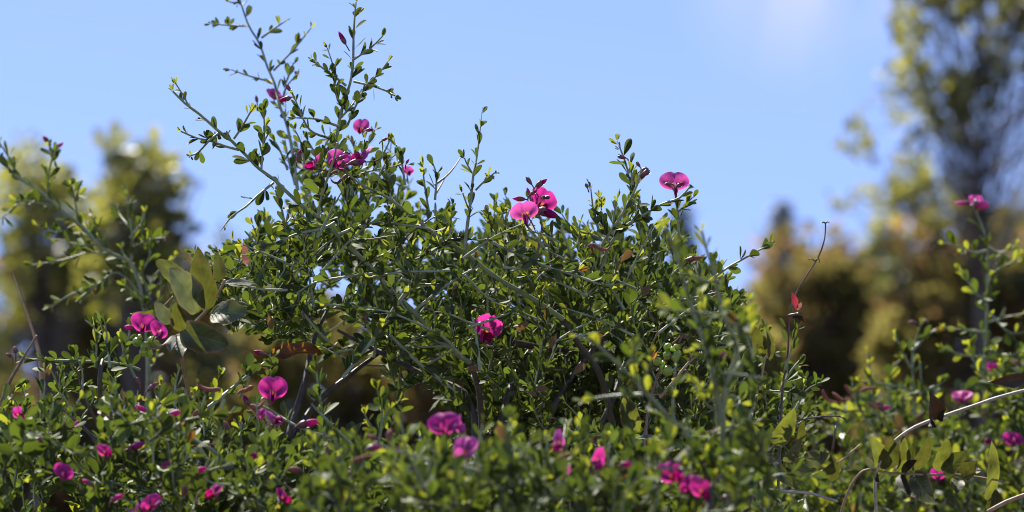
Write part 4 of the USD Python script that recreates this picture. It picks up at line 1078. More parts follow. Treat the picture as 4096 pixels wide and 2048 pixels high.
trace(Cs, [(2740, 1818), (2800, 1828), (2880, 1838)], dC - .05, dC - .05, 1.8, 1.2, spacing=.02)
for (x, y, ex, ey) in [(1700, 1850, 1680, 1740), (1960, 1850, 1990, 1740), (2100, 1900, 2060, 1740), (2330, 1880, 2350, 1730), (2450, 1900, 2440, 1770), (2600, 1930, 2560, 1800), (1580, 1850, 1560, 1760), (2780, 1930, 2800, 1790), (2900, 1950, 2900, 1790)]:
    trace(Cs, [(x, y + 40), (0.5 * (x + ex) + rng.uniform(-15, 15), 0.5 * (y + ey)), (ex, ey)], dC + rng.uniform(-.05, .15), None, 1.0, .5, size=.0108, shoots=.4, young=.15)
for (x, y, ex, ey) in [(1640, 1830, 1600, 1680), (1880, 1850, 1930, 1700), (2020, 1850, 2040, 1690), (2160, 1880, 2190, 1760), (2290, 1850, 2260, 1700), (2500, 1880, 2530, 1730), (2680, 1880, 2640, 1740), (1450, 1850, 1420, 1760), (3010, 1900, 3060, 1760)]:
    trace(Cs, [(x, y + 60), (0.5 * (x + ex) + rng.uniform(-25, 25), 0.5 * (y + ey)), (ex, ey)], dC + rng.uniform(-.12, .1), None, 1.1, .5, size=.0130, spacing=.009, shoots=.5)
flower(Cs, 1775, 1692, dC - .02, 128, yaw=-6, pitch=8, roll=-6, banner='magenta', wing='magenta', keel='deep', fold=.2, droop=.40, open_=.14, reflex=.1, hood=-.5, stem=(0, 90), label='large blurred pink flower with yellow throat at the bottom middle')
flower(Cs, 1835, 1692, dC + .01, 84, yaw=60, pitch=-10, roll=20, banner='pink', wing='pink', keel='keel', stem=(-30, 70))
flower(Cs, 1862, 1790, dC - .06, 112, yaw=-30, pitch=12, roll=14, banner='pink', wing='pink', keel='keel', fold=.4, droop=.6, stem=(10, 80), label='pale pink flower just below the large yellow throated one')
flower(Cs, 2230, 1763, dC - .05, 92, yaw=-40, pitch=-20, roll=-30, banner='pink', wing='pink', keel='deep', stem=(20, 70))
flower(Cs, 2398, 1836, dC - .06, 96, yaw=35, pitch=-20, roll=30, banner='magenta', wing='magenta', keel='keel', stem=(-30, 60))
flower(Cs, 2682, 1888, dC - .08, 112, yaw=18, pitch=10, roll=-20, banner='magenta', wing='deep', keel='deep', fold=.3, stem=(0, 80), label='dark magenta flower left of a crowded pair at the lower right')
flower(Cs, 2762, 1935, dC - .09, 104, yaw=-25, pitch=12, roll=10, banner='magenta', wing='magenta', keel='deep', stem=(10, 70))
flower(Cs, 2806, 1952, dC - .10, 100, yaw=25, pitch=-10, roll=-10, banner='magenta', wing='magenta', keel='deep', stem=(-10, 60))
bud(Cs, 2505, 1858, dC - .08, 46, 10, petal='magenta', open_=.7, fat=.3)
bud(Cs, 2910, 1990, dC - .08, 46, 10, petal='wilt', open_=.5, fat=.25)
flower(Cs, 2258, 1880, dC - .1, 46, yaw=0, pitch=-30, banner='pink', wing='pink', keel='keel', stem=(0, 40))
bud(Cs, 1490, 1750, dC - .05, 50, 150, petal='wilt', open_=.5, fat=.22)
bud(Cs, 1560, 1738, dC - .06, 50, 80, petal='wilt', open_=.5, fat=.3)
bud(Cs, 1500, 1790, dC - .03, 70, 10, petal='magenta', open_=.5, fat=.2)
for pts in ([(1410, 1845), (1450, 1830), (1500, 1815)], [(2060, 1800), (2010, 1812), (1970, 1818)], [(1940, 1880), (1890, 1880), (1850, 1875)], [(2330, 1800), (2350, 1770), (2380, 1762)], [(2250, 1850), (2240, 1830), (2290, 1810)], [(2000, 1960), (2020, 1950), (2040, 1975)], [(2360, 1950), (2380, 1960), (2390, 1990)], [(1570, 1790), (1600, 1800), (1640, 1812)]):
    wilted(Cs, pts, dC - .08, 7)

# ------------------------------------------------------------------ foreground sprigs at right
Ds = Plant('flowering_shrub', 'blurred yellow green shoots close to the camera right of centre', 'shrub', root(2800, 2.75))
dD = 2.76
S5 = [(2300, 1390), (2450, 1380), (2560, 1500), (2700, 1420), (2760, 1300), (2860, 1250), (3000, 1420), (3110, 1600), (3080, 1850), (2600, 1850), (2420, 1620)]
fill(Ds, S5, (2.68, 2.95), 34, (2800, 1900, 250), stems=3, size=.0105, young=.30, young_tip=.5, tuft=(2, 3))
for pts in ([(2805, 921), (2829, 1009), (2861, 1104), (2877, 1200), (2917, 1311), (2949, 1414), (2900, 1560), (2890, 1800)], [(2662, 913), (2702, 1009), (2734, 1120), (2774, 1247), (2813, 1359), (2853, 1502), (2880, 1700)], [(2302, 1342), (2382, 1374), (2461, 1445), (2557, 1541), (2652, 1644), (2732, 1724), (2800, 1800)]):
    trace(Ds, pts[::-1], dD + .08, dD, 2.0, .8, 'stem', 'twig', start=.1, spacing=.0115, size=.0108, young=.35, young_tip=.7, shoots=.45)
trace(Ds, [(2340, 1600), (2440, 1585), (2570, 1578)][::-1], dD, dD, 1.3, .7, young=.3, spacing=.012)
trace(Ds, [(2900, 1490), (2970, 1500), (3040, 1510)], dD, dD, 1.3, .7, young=.3, spacing=.012)
trace(Ds, [(2560, 1560), (2530, 1440), (2540, 1370)], dD + .03, dD, .9, .5, young=.6)
trace(Ds, [(2870, 1260), (2790, 1250), (2680, 1240), (2640, 1230)], dD + .02, dD - .02, 1.0, .6, young=.5)
trace(Ds, [(2917, 1311), (2990, 1240), (3060, 1190)][:2], dD + .02, dD, 1.0, .6, young=.5)
trace(Ds, [(2850, 1130), (2780, 1110), (2750, 1090)], dD + .02, dD, 1.0, .6, young=.6)

# ------------------------------------------------------------------ right shrub behind
Es = Plant('flowering_shrub', 'out of focus flowering shrub at the lower right behind the vine leaves', 'shrub', root(3800, 4.2))
dE = 4.15
S3 = [(3100, 1780), (3260, 1660), (3420, 1640), (3600, 1560), (3800, 1600), (3950, 1440), (4250, 1420), (4250, 2350), (3000, 2350)]
fill(Es, S3, (4.0, 4.6), 470, (3750, 2300, 600), stems=6, size=.0125, tuft=(2, 4), young=.2, spacing=.009, leaf_len=.07)
fill(Es, [(3000, 2250), (4300, 2250), (4200, 4200), (3200, 4200)], (4.0, 4.7), 150, (3700, 3500, 500), stems=3, **LOWER)
trace(Es, [(3940, 1500), (3946, 1300), (3950, 1024), (3939, 938), (3910, 860), (3899, 830)], dE + .05, dE, 1.7, .7, size=.0125, spacing=.011, young=.2)
for pts in ([(3950, 1110), (4000, 1075), (4085, 1030)], [(3948, 1000), (3900, 1010), (3830, 985), (3770, 970)], [(3945, 980), (4000, 1010), (4060, 985)], [(3945, 1330), (3860, 1320), (3770, 1310)], [(3950, 1290), (4020, 1270), (4090, 1255)], [(3945, 1200), (3900, 1170), (3840, 1080)], [(3940, 1430), (3850, 1420), (3770, 1390)], [(3950, 1400), (4030, 1420), (4120, 1400)], [(3940, 1480), (3900, 1450), (3880, 1420)], [(3960, 1250), (4040, 1330), (4140, 1320)]):
    trace(Es, pts, dE + .03, dE + rng.uniform(-.05, .05), 1.2, .6, size=.012, spacing=.012, young=.35)
for pts in ([(3660, 1660), (3650, 1440), (3664, 1358), (3684, 1294)], [(3500, 1680), (3490, 1560), (3470, 1410)], [(3650, 1560), (3560, 1540), (3450, 1525)], [(3640, 1580), (3700, 1560), (3770, 1530)], [(3640, 1470), (3600, 1390), (3580, 1340)], [(3650, 1400), (3710, 1340), (3760, 1310)], [(3560, 1640), (3560, 1500), (3600, 1440)], [(3740, 1680), (3690, 1560), (3680, 1450)], [(3480, 1700), (3420, 1600), (3410, 1530)]):
    trace(Es, pts, dE, dE + rng.uniform(-.03, .03), 1.5, .7, size=.0125, spacing=.011, young=.3, shoots=.3)
flower(Es, 3903, 800, dE, 60, yaw=10, pitch=10, banner='pink', wing='pink', keel='deep', stem=(-4, 40), label='small pink flower on the tall thin shoot at the right edge')
bud(Es, 3850, 812, dE, 66, 178, petal='pink', open_=.6, fat=.14, stem=(10, 10))
bud(Es, 3926, 818, dE - .01, 66, 0, petal='pink', open_=.75, fat=.3, stem=(-10, 10))
flower(Es, 3850, 1582, dE - .1, 84, yaw=-5, pitch=25, banner='magenta', wing='pink', keel='magenta', fold=.4, stem=(0, 50), label='round blurred magenta flower beside the dead leaf stem')
flower(Es, 4052, 1756, dE - .1, 86, yaw=15, pitch=20, banner='magenta', wing='magenta', keel='keel', fold=.3, stem=(0, 60), label='magenta flower near the right edge above the tall dark leaf')
bud(Es, 3955, 1765, dE - .08, 40, 170, petal='deep', open_=.6, fat=.3)
flower(Es, 3968, 1464, dE, 46, yaw=0, pitch=20, banner='magenta', wing='magenta', keel='deep', fold=.4, stem=(-5, 40))
bud(Es, 3648, 1290, dE, 34, 175, petal='wilt', open_=.3, fat=.24, stem=(12, 20))
bud(Es, 3702, 1284, dE, 28, 40, petal='wilt', open_=.3, fat=.24, stem=(-5, 20))
bud(Es, 3540, 1632, dE - .1, 44, 25, petal='magenta', open_=.5, fat=.25)
bud(Es, 3520, 1622, dE - .1, 50, 120, petal='wilt', open_=.3, fat=.25)
bud(Es, 4075, 1450, dE, 36, 100, petal='wilt', open_=.6, fat=.25)
flower(Es, 3750, 1895, dE - .25, 60, yaw=40, pitch=-20, banner='magenta', wing='magenta', keel='deep', stem=(0, 40))
for pts in ([(3330, 1570), (3370, 1600), (3420, 1585)], [(3290, 1560), (3310, 1600), (3360, 1610)], [(3440, 1565), (3470, 1555), (3510, 1550)], [(3475, 1610), (3500, 1630), (3520, 1625)], [(3380, 1540), (3400, 1575), (3410, 1600)]):
    wilted(Es, pts, dE - .2, 6)

# ------------------------------------------------------------------ left arching spray
Fs = Plant('flowering_shrub', 'blurred arching leafy spray with tiny buds at the left edge', 'shrub', root(500, 4.1))
dF = 3.95
Upts = [(560, 1150), (520, 1050), (453, 1018), (397, 978), (318, 898), (231, 827), (143, 755), (72, 708), (0, 644), (-120, 560)]
trace(Fs, [(560, 2300), (590, 1700), (590, 1350)] + Upts, dF + .05, dF, 3.0, 1.2, 'stem', 'twig', start=.42, spacing=.011, size=.0115, shoots=.5, young=.1)
for pts in ([(70, 700), (40, 640), (10, 590), (-10, 560)], [(190, 790), (195, 700), (210, 620), (195, 580)], [(205, 650), (225, 600), (240, 590)], [(143, 755), (90, 800), (20, 860), (-40, 900)], [(318, 898), (302, 820), (290, 750), (280, 740)], [(302, 800), (315, 760), (320, 745)], [(231, 827), (150, 810), (60, 800)], [(397, 978), (320, 980), (240, 960), (200, 955)], [(453, 1018), (360, 1010), (250, 1040), (130, 1060)], [(520, 1050), (530, 960), (515, 850), (505, 760)], [(520, 950), (560, 900), (580, 850)], [(530, 990), (590, 960), (660, 950)], [(510, 900), (480, 860), (470, 830)], [(560, 1100), (600, 1010), (560, 900)], [(570, 1180), (470, 1090), (400, 1130), (320, 1190)], [(450, 1080), (380, 1140), (280, 1180), (200, 1230)], [(600, 1200), (560, 1100), (480, 1060)], [(600, 1300), (640, 1180), (640, 1080)], [(600, 1260), (560, 1200), (500, 1140)], [(610, 1340), (700, 1200), (720, 1100)], [(590, 1180), (620, 1100), (700, 1030)], [(300, 900), (220, 930), (150, 900)]):
    trace(Fs, pts, dF + .02, dF + rng.uniform(-.05, .05), 1.1, .5, size=.0110, spacing=.010, shoots=.2, young=.12, young_tip=.3)
bud(Fs, 183, 556, dF, 36, 130, petal='deep', open_=.5, fat=.24, stem=(10, 25))
bud(Fs, 240, 580, dF, 36, 40, petal='magenta', open_=.6, fat=.22, stem=(-10, 25))
bud(Fs, 655, 950, dF, 36, 10, petal='wilt', open_=.4, fat=.2)

# ------------------------------------------------------------------ honeysuckle vines
V = Plant('honeysuckle_vine', 'climbing vine with large grey and yellow leaves and green berries at the left', 'vine', root(780, 3.28))
dV = 3.27
trace(V, [(760, 2300), (800, 1900), (760, 1600), (730, 1450), (741, 1336), (790, 1280), (830, 1237), (870, 1180), (900, 1120)], dV + .1, dV + .02, 1.8, 1.0, 'stem', 'vine_stem', leaves=False)
trace(V, [(741, 1336), (690, 1350), (660, 1378), (616, 1396), (590, 1390)], dV + .02, dV - .02, 1.2, .9, 'stem', 'vine_stem', leaves=False)
trace(V, [(721, 1330), (700, 1310), (678, 1296)], dV + .01, dV, .8, .6, 'stalk', 'vine_stem', leaves=False)
trace(V, [(660, 1220), (680, 1200), (692, 1185)], dV + .03, dV + .02, .8, .6, 'stalk', 'vine_stem', leaves=False)
big_leaf(V, (806, 1253), (690, 1075), dV, dV - .015, 128, 'vine_grey', facing=22, fold=.25, curl=.35, wave=.04, kind='round', label='large grey green leaf folded at its top', seed=1)
big_leaf(V, (832, 1243), (788, 990), dV, dV - .01, 112, 'vine_yellow', facing=-8, fold=.15, curl=.15, label='tall yellow green upright leaf', seed=2)
big_leaf(V, (745, 1140), (626, 1040), dV + .04, dV + .03, 84, 'vine_leaf', facing=20, kind='round', seed=3)
big_leaf(V, (838, 1250), (985, 1255), dV + .01, dV - .01, 118, 'vine_leaf', facing=-30, kind='round', label='dark round leaf with a sunlit yellow base', seed=4)
big_leaf(V, (713, 1322), (908, 1378), dV - .01, dV - .03, 138, 'vine_leaf', facing=12, kind='round', curl=.12, label='broad dark green leaf, the largest of the vine', seed=5)
big_leaf(V, (722, 1328), (702, 1208), dV - .02, dV - .03, 66, 'vine_yellow', facing=0, label='small upright yellow green leaf', seed=6)
big_leaf(V, (679, 1297), (620, 1203), dV - .02, dV - .02, 62, 'vine_grey', facing=10, seed=7)
big_leaf(V, (708, 1338), (725, 1428), dV, dV - .02, 74, 'vine_leaf', facing=-15, seed=8)
big_leaf(V, (690, 1340), (680, 1410), dV - .02, dV - .03, 46, 'vine_grey', facing=25, seed=8.5)
big_leaf(V, (616, 1250), (522, 1258), dV + .01, dV, 44, 'vine_leaf', facing=-50, seed=9)
big_leaf(V, (880, 1130), (872, 1010), dV + .08, dV + .08, 56, 'vine_yellow', facing=10, seed=10)
big_leaf(V, (830, 1110), (790, 1060), dV + .06, dV + .06, 70, 'vine_leaf', facing=30, seed=11)
big_leaf(V, (985, 1060), (975, 965), dV + .16, dV + .16, 34, 'wilt', facing=20, seed=12)
big_leaf(V, (640, 1390), (600, 1360), dV + .02, dV + .02, 44, 'vine_leaf', facing=40, seed=13)
big_leaf(V, (1030, 1130), (880, 1130), dV + .05, dV + .03, 50, 'vine_grey', facing=60, seed=14)
for x, y, s in ((548, 1368, 36), (580, 1385, 38), (605, 1362, 30), (572, 1410, 32), (596, 1414, 34), (560, 1350, 26)):
    berry(V, x, y, dV - .02 + rng.uniform(-.006, .006), s)

V1 = Plant('honeysuckle_vine', 'creeping vine with paired upright leaves edged in red at the lower right', 'vine', root(3700, 3.42))
d1 = 3.55
trace(V1, [(3300, 2300), (3380, 2000), (3454, 1883), (3549, 1891), (3708, 1899), (3827, 1899), (3947, 1914), (4010, 1925)], d1, d1 - .02, 1.0, .8, 'stem', 'vine_stem', leaves=False)
for bx, tx_, w, mat, fc in (((3545, 1890), (3490, 1750), 66, 'vine_leaf', 25), ((3550, 1885), (3568, 1755), 74, 'vine_yellow', 5), ((3605, 1890), (3618, 1745), 52, 'vine_leaf', 45), ((3662, 1893), (3722, 1745), 54, 'vine_yellow', 30), ((3758, 1893), (3792, 1757), 62, 'vine_leaf', 10), ((3766, 1893), (3862, 1808), 66, 'vine_leaf', -20), ((3642, 1895), (3734, 2008), 90, 'vine_grey', 25), ((3590, 1895), (3638, 1978), 40, 'dark_dead', 20), ((3840, 1905), (3905, 1850), 60, 'vine_yellow', -10), ((3838, 1908), (3826, 1968), 46, 'vine_yellow', 15), ((3498, 1885), (3462, 1830), 34, 'vine_grey', 40), ((3962, 2010), (3978, 1768), 58, 'vine_leaf', 35), ((3500, 1892), (3512, 1925), 30, 'dark_dead', 60), ((3640, 1890), (3650, 1770), 40, 'vine_leaf', -50), ((3600, 1895), (3660, 1840), 40, 'dark_dead', -50), ((3850, 1900), (3920, 1880), 44, 'vine_leaf', -40)):
    big_leaf(V1, bx, tx_, d1 - .01, d1 - .03, w * 1.3, mat, facing=fc, seed=rng.uniform(0, 6), curl=.2, label='yellow leaf blotched red' if (mat == 'vine_yellow' and bx[0] == 3840) else None)
big_leaf(V1, (3975, 2050), (3985, 1960), d1 - .02, d1 - .03, 76, 'vine_yellow', facing=10, seed=3)

V2 = Plant('honeysuckle_vine', 'bare dark wiry vine stem with one small red leaf rising into the sky', 'vine', root(3120, 3.42))
d2 = 3.36
trace(V2, [(3080, 2400), (3110, 2000), (3130, 1560), (3147, 1470), (3155, 1343), (3159, 1255), (3187, 1168), (3235, 1088), (3275, 1025), (3299, 953), (3302, 890)], d2 + .04, d2, 1.3, .45, 'stem', 'dark_stem', leaves=False)
trace(V2, [(3260, 1045), (3245, 1035), (3232, 1040)], d2, d2, .5, .3, 'twig', 'dark_stem', leaves=False)
trace(V2, [(3262, 1040), (3275, 1035), (3278, 1050)], d2, d2, .5, .3, 'twig', 'dark_stem', leaves=False)
trace(V2, [(3302, 893), (3293, 888), (3290, 892)], d2, d2, .6, .4, 'twig', 'dark_stem', leaves=False)
trace(V2, [(3302, 893), (3310, 887), (3316, 890)], d2, d2, .6, .4, 'twig', 'dark_stem', leaves=False)
trace(V2, [(3155, 1262), (3175, 1258), (3190, 1256), (3205, 1258)], d2, d2 - .005, 1.0, 1.2, 'twig', 'dark_stem', leaves=False)
big_leaf(V2, (3188, 1236), (3166, 1165), d2 - .005, d2 - .008, 34, 'red_leaf', facing=35, label='small bright red leaf', seed=1)
big_leaf(V2, (3188, 1240), (3206, 1210), d2 - .003, d2 - .004, 24, 'wilt', facing=30, seed=2)
big_leaf(V2, (3192, 1256), (3218, 1290), d2 - .003, d2, 22, 'dark_dead', facing=40, seed=3)
big_leaf(V2, (3185, 1255), (3172, 1275), d2 - .003, d2, 22, 'dark_dead', facing=20, seed=4)
big_leaf(V2, (3190, 1262), (3196, 1300), d2 - .003, d2, 22, 'dark_dead', facing=-20, seed=5)
trace(V2, [(3140, 1480), (3165, 1400), (3188, 1320)], d2 + .01, d2, .9, .6, 'twig', 'twig', leaves=False)
for b_, t_, w_, m_ in (((3190, 1320), (3182, 1272), 24, 'leaf'), ((3190, 1318), (3225, 1300), 14, 'leaf'), ((3170, 1360), (3185, 1310), 20, 'leaf'), ((3150, 1370), (3130, 1320), 26, 'leaf'), ((3168, 1400), (3192, 1350), 24, 'leaf'), ((3145, 1310), (3118, 1272), 22, 'leaf')):
    a_, e_ = at(*b_, d2), at(*t_, d2 - .004)
    V2.leaves.add(a_, nrm(e_ - a_), nrm([0.3, -1, .5]), np.linalg.norm(e_ - a_), w_ * K * d2, .2, .05, .5, m_)

V3 = Plant('honeysuckle_vine', 'hairy brown vine stalk carrying a cluster of round green berries', 'vine', root(2640, 3.36))
d3 = 3.345
keep += [(2688, 1405, 62, d3), (2645, 1460, 45, d3), (2672, 1485, 40, d3), (578, 1385, 52, 3.25)]
trace(V3, [(2560, 2300), (2575, 1900), (2580, 1760), (2595, 1620), (2615, 1550), (2640, 1480), (2665, 1430)], d3 + .01, d3, 1.3, .9, 'stem', 'thorn', leaves=False)
trace(V3, [(2640, 1590), (2700, 1520), (2760, 1445), (2810, 1410)], d3 - .004, d3 - .01, 1.2, .8, 'stem', 'vine_stem', leaves=False)
for (b_, e_) in (((2765, 1440), (2743, 1385)), ((2690, 1375), (2720, 1345)), ((2715, 1370), (2732, 1338)), ((2720, 1385), (2742, 1364)), ((2600, 1580), (2670, 1576)), ((2720, 1485), (2745, 1478)), ((2600, 1400), (2640, 1300)), ((2640, 1300), (2650, 1290))):
    trace(V3, [b_, e_], d3, d3 - .005, .8, .4, 'twig', 'thorn', leaves=False)
for x, y, s in ((2672, 1390, 36), (2669, 1421, 34), (2708, 1413, 35), (2701, 1430, 33), (2630, 1447, 36), (2670, 1483, 43), (2704, 1388, 24), (2652, 1452, 18), (2690, 1396, 20), (2648, 1466, 20)):
    berry(V3, x, y, d3 - .008 + rng.uniform(-.004, .004), s)
big_leaf(V3, (2540, 1740), (2500, 1585), d3 - .01, d3 - .02, 86, 'vine_leaf', facing=-10, kind='round', label='large dark hanging leaf below the berries', seed=2)
big_leaf(V3, (2635, 1470), (2590, 1490), d3, d3 - .01, 22, 'vine_yellow', facing=30, seed=3)
big_leaf(V3, (2612, 1440), (2622, 1400), d3, d3 - .01, 22, 'dead_leaf', facing=40, seed=4)
# hairs on the berry stalk
hv, hf, nn = [], [], 0
for _ in range(90):
    t_ = rng.random()
    q = at(2595 + 45 * t_, 1620 - 140 * t_, d3 + .002)
    e = q + nrm([rng.choice([-1, 1]) * 1.0, rng.normal(0, .6), rng.normal(0, .4)]) * rng.uniform(.0014, .0028)
    v, f = tube(np.array([q, 0.5 * (q + e), e]), [.00012, .0001, .00004], 4)
    hv.append(v); hf.append(f + nn); nn += len(v)
V3.part('stalk_hairs', np.vstack(hv), np.vstack(hf), 'grey_stem', kind='stuff')

V4 = Plant('honeysuckle_vine', 'arching grey vine stem with curled dark dead leaves at the right edge', 'vine', root(4000, 3.5))
d4 = 3.5
trace(V4, [(3540, 2350), (3500, 1950), (3540, 1810), (3581, 1763), (3660, 1708), (3787, 1660), (3890, 1625), (3986, 1592), (4096, 1562), (4250, 1520)], d4 + .05, d4, 1.3, 1.2, 'stem', 'grey_stem', leaves=False)
big_leaf(V4, (3745, 1690), (3728, 1578), d4 - .005, d4 - .02, 82, 'dark_dead', facing=20, fold=.7, curl=.5, wave=.10, label='dark curled dead leaf standing on the stem', seed=1)
big_leaf(V4, (3760, 1685), (3775, 1640), d4 - .01, d4 - .015, 34, 'dark_dead', facing=-30, fold=.7, seed=2)
big_leaf(V4, (3720, 1690), (3745, 1710), d4 - .01, d4 - .015, 30, 'dark_dead', facing=10, fold=.7, seed=3)
big_leaf(V4, (4150, 1500), (3965, 1535), d4, d4 - .015, 62, 'dark_dead', facing=-20, fold=.5, curl=.4, wave=.16, label='dark dead leaf with ragged edge by the picture edge', seed=4)

V5 = Plant('honeysuckle_vine', 'low vine with pointed grey and red edged leaves under the bare wiry stem', 'vine', root(3150, 3.3))
d5 = 3.28
trace(V5, [(2980, 2300), (3020, 1900), (3100, 1780), (3180, 1690), (3260, 1670), (3360, 1665), (3390, 1690)], d5 + .02, d5, 1.0, .6, 'stem', 'dark_stem', leaves=False)
trace(V5, [(3040, 1560), (3062, 1430), (3100, 1380)], d5 + .03, d5 + .03, .9, .6, 'stem', 'vine_stem', leaves=False)
trace(V5, [(3330, 1800), (3340, 1730), (3345, 1690)], d5, d5, .8, .6, 'twig', 'dark_stem', leaves=False)
trace(V5, [(3250, 1900), (3340, 1860), (3440, 1780)], d5, d5, 1.0, .6, 'twig', 'vine_stem', leaves=False)
trace(V5, [(3072, 1960), (3150, 1965), (3250, 1975), (3350, 2005)], d5 - .05, d5 - .05, 1.2, .9, 'stem', 'grey_stem', leaves=False)
trace(V5, [(3950, 2048), (4020, 2010), (4110, 1975)], d5, d5, 1.6, 1.4, 'stem', 'vine_stem', leaves=False)
for bx, tx_, w, mat, fc in (((3062, 1424), (3006, 1300), 70, 'vine_yellow', 10), ((3090, 1450), (3072, 1310), 40, 'vine_yellow', 30), ((3062, 1390), (3060, 1310), 34, 'vine_grey', 40), ((3140, 1862), (3206, 1758), 52, 'vine_grey', 20), ((3150, 1868), (3258, 1888), 40, 'vine_grey', 60), ((3300, 1925), (3350, 1850), 76, 'vine_yellow', 5), ((3220, 1850), (3310, 1815), 84, 'vine_grey', 10), ((3085, 1850), (3176, 1950), 60, 'vine_leaf', 25), ((3180, 1810), (3215, 1690), 56, 'vine_yellow', 20), ((3100, 1790), (3180, 1640), 90, 'vine_leaf', 20), ((3320, 1830), (3400, 1880), 36, 'vine_grey', 60), ((3060, 1800), (3020, 1700), 40, 'vine_leaf', 35), ((3070, 2040), (3150, 2010), 44, 'vine_grey', 55), ((3300, 1860), (3290, 1790), 60, 'vine_grey', 35), ((3200, 1990), (3230, 2040), 40, 'vine_leaf', 0), ((2960, 2010), (3080, 2035), 40, 'vine_grey', 60), ((3050, 1820), (3110, 1840), 60, 'vine_grey', 30), ((2680, 1760), (2540, 1745), 44, 'vine_grey', 65), ((2900, 1700), (2790, 1780), 50, 'dead_leaf', 50)):
    big_leaf(V5, bx, tx_, d5 - .01, d5 - .03, w, mat, facing=fc, seed=rng.uniform(0, 6), curl=.2)

# ------------------------------------------------------------------ dead leaf, grass stalk, bee
DL = Plant('dead_leaf', 'curled orange dead leaf caught under the flowering shrub', 'leaf', at(1190, 1415, 3.30))
big_leaf(DL, (1080, 1415), (1300, 1400), 3.36, 3.37, 84, 'dead_leaf', facing=-40, fold=.6, curl=.35, wave=.16, kind='ovate', name='blade', seed=2)
v, f = tube(smooth_path([at(1300, 1400, 3.31), at(1330, 1390, 3.315), at(1350, 1370, 3.325)], .003), .0006, 6)
DL.part('stalk', v, f, 'thorn')

GS = Plant('grass_stalk', 'thin reddish brown dry stalk standing at the left edge', 'stalk', root(170, 3.6))
p = smooth_path([root(170, 3.6), at(172, 5200, 3.6), at(172, 3300, 3.6), at(172, 2400, 3.6), at(172, 1950, 3.6), at(171, 1700, 3.6), at(167, 1517, 3.6), at(155, 1406, 3.6), at(122, 1294, 3.6), at(90, 1199, 3.6), at(48, 1080, 3.6)], .02)
v, f = tube(p, np.interp(np.linspace(0, 1, len(p)), [0, .86, .9, 1], [.0011, .0011, .0019, .0004]), 7, .2)
GS.part('culm', v, f, 'straw')

BE = Plant('bee', 'small black bee clinging to the magenta flower', 'bee', at(2183, 790, D0 - .012))
bx = BE.base
ax = np.array([1.0, -0.1, 0.05])


def blob(c, r, ax_, mat, name, parent=None):
    m = trimesh.creation.icosphere(2, 1.0)
    return BE.part(name, (m.vertices * np.asarray(r) + np.asarray(c)) * 0.62 + bx, m.faces, mat, parent=parent)


blob((.0018, 0, 0), (.0034, .0022, .0022), ax, 'bee_black', 'abdomen')
blob((-.0022, 0, .0003), (.0022, .0020, .0020), ax, 'bee_black', 'thorax')
hd = blob((-.0048, -.0002, -.0004), (.0013, .0016, .0015), ax, 'bee_black', 'head')
blob((-.0050, -.0014, .0), (.0006, .0005, .0007), ax, 'bee_gold', 'eye', hd)
blob((-.0030, -.0012, .0014), (.0009, .0010, .0007), ax, 'bee_gold', 'collar')
for s in (-1, 1):
    def fnw(u, v, s=s):
        w = .0013 * np.sin(np.pi * np.clip(v, .03, .98)) ** .7 * (u - .5) * 2
        return bx + 0.62 * np.stack([-.0018 + .0058 * v, s * (.0008 + .0012 * v) + w * .4, .0018 + .0006 * v + w * .5 + 0 * u], 1)
    P, f, st = grid(fnw, 5, 8)
    BE.part('wing', P, f, 'bee_wing')
for s in (-1, 1):
    for k in (-.0030, -.0018, -.0006):
        p = np.array([[k, s * .0012, -.001], [k - .0004, s * .0026, -.0012], [k - .0008, s * .0030, -.0030], [k - .0012, s * .0032, -.0038]]) * 0.62 + bx
        v, f = tube(p, [.0002, .00018, .00014, .0001], 5)
        BE.part('leg', v, f, 'bee_black')
for s in (-1, 1):
    p = np.array([[-.0055, s * .0005, .0004], [-.0066, s * .0010, .0012], [-.0074, s * .0014, .0010]]) * 0.62 + bx
    v, f = tube(p, .00015, 5)
    BE.part('antenna', v, f, 'bee_black')


for a_, k_ in jobs:
    grow(*a_, **k_)

# ------------------------------------------------------------------ write leaves and twigs: the ones that show most as parts, the rest as stuff
built, GW, GH = [], 1024, 512
zbuf = np.full(GW * GH, 1e9)


def cells(pts):
    x, y, d = proj(pts)
    xi, yi = np.floor(x * GW / 4096).astype(int), np.floor(y * GH / 2048).astype(int)
    ok = (xi >= 0) & (xi < GW) & (yi >= 0) & (yi < GH)
    return np.where(ok, yi * GW + xi, -1), d


def samples(v, f):
    t = v[f]
    return np.concatenate([t.mean(1), (t[:, 0] + t[:, 1]) / 2, v])


for pl in plants:
    lv, tone = pl.leaves.build() if pl.leaves.b else (np.zeros((0, NV, 3)), np.zeros(0))
    ls = np.concatenate([lv, lv[:, LFACE].mean(2), (lv[:, LFACE[:, 0]] + lv[:, LFACE[:, 1]]) / 2], 1) if len(lv) else np.zeros((0, 1, 3))
    ts = [samples(v, f) for (_, v, f, _) in pl.tubes]
    built.append((pl, lv, tone, ls, ts))
    for s in [ls.reshape(-1, 3)] + ts:
        if len(s):
            c, d = cells(s)
            np.minimum.at(zbuf, c[c >= 0], d[c >= 0])


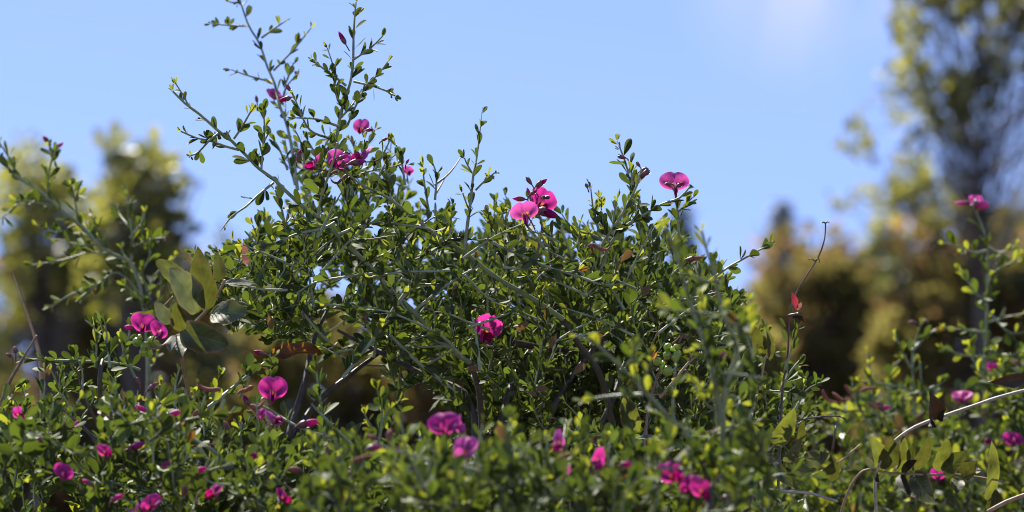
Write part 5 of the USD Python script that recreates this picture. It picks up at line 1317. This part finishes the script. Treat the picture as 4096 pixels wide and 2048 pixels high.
def shows(s):
    c, d = cells(s)
    hit = (c >= 0) & (d < zbuf[np.maximum(c, 0)] + 0.0015)
    return len(np.unique(c[hit]))


for pl, lv, tone, ls, ts in built:
    b = pl.base
    if len(lv):
        c, d = cells(ls.reshape(-1, 3))
        hit = ((c >= 0) & (d < zbuf[np.maximum(c, 0)] + 0.0015)).reshape(ls.shape[:2])
        cc = np.where(hit, c.reshape(ls.shape[:2]), -1)
        cc.sort(axis=1)
        score = ((cc[:, 1:] != cc[:, :-1]) & (cc[:, 1:] >= 0)).sum(1) + (cc[:, 0] >= 0)
        order = np.argsort(-score, kind='stable')
        pick = [k for k in order[:300] if score[k] > 0]
        for k in pick:
            put('leaf', pl.path, lv[k] - b, LFACE, M[pl.leaves.k[k]], st=LST, tone=tone[k])
        rest = np.setdiff1d(np.arange(len(lv)), pick)
        kinds = np.array(pl.leaves.k)
        for kd, nm in (('leaf', 'small_leaves'), ('young', 'young_leaves'), ('old', 'withered_leaves')):
            idx = rest[kinds[rest] == kd]
            if len(idx):
                f = (LFACE[None] + (np.arange(len(idx)) * NV)[:, None, None]).reshape(-1, 3)
                put(nm, pl.path, (lv[idx] - b).reshape(-1, 3), f, M[kd], st=np.tile(LST, (len(idx), 1)), tone=np.repeat(tone[idx], NV), kind='stuff')
    named = [i for i, t in enumerate(pl.tubes) if t[0] != 'twig']
    tw = [i for i, t in enumerate(pl.tubes) if t[0] == 'twig']
    sc = {i: shows(ts[i]) for i in tw}
    tw.sort(key=lambda i: -sc[i])
    keep = [i for i in tw[:300] if sc[i] > 1]
    for i in named + keep:
        nm, v, f, mat = pl.tubes[i]
        put(nm, pl.path, v - b, f, M[mat])
    rest = [i for i in tw if i not in set(keep)]
    for mat in sorted({pl.tubes[i][3] for i in rest}):
        vs, fs, n = [], [], 0
        for i in rest:
            _, v, f, m_ = pl.tubes[i]
            if m_ == mat:
                vs.append(v - b); fs.append(f + n); n += len(v)
        put('thin_twigs', pl.path, np.vstack(vs), np.vstack(fs), M[mat], kind='stuff')
    print(pl.path, 'leaves', len(lv), 'twigs', len(pl.tubes))
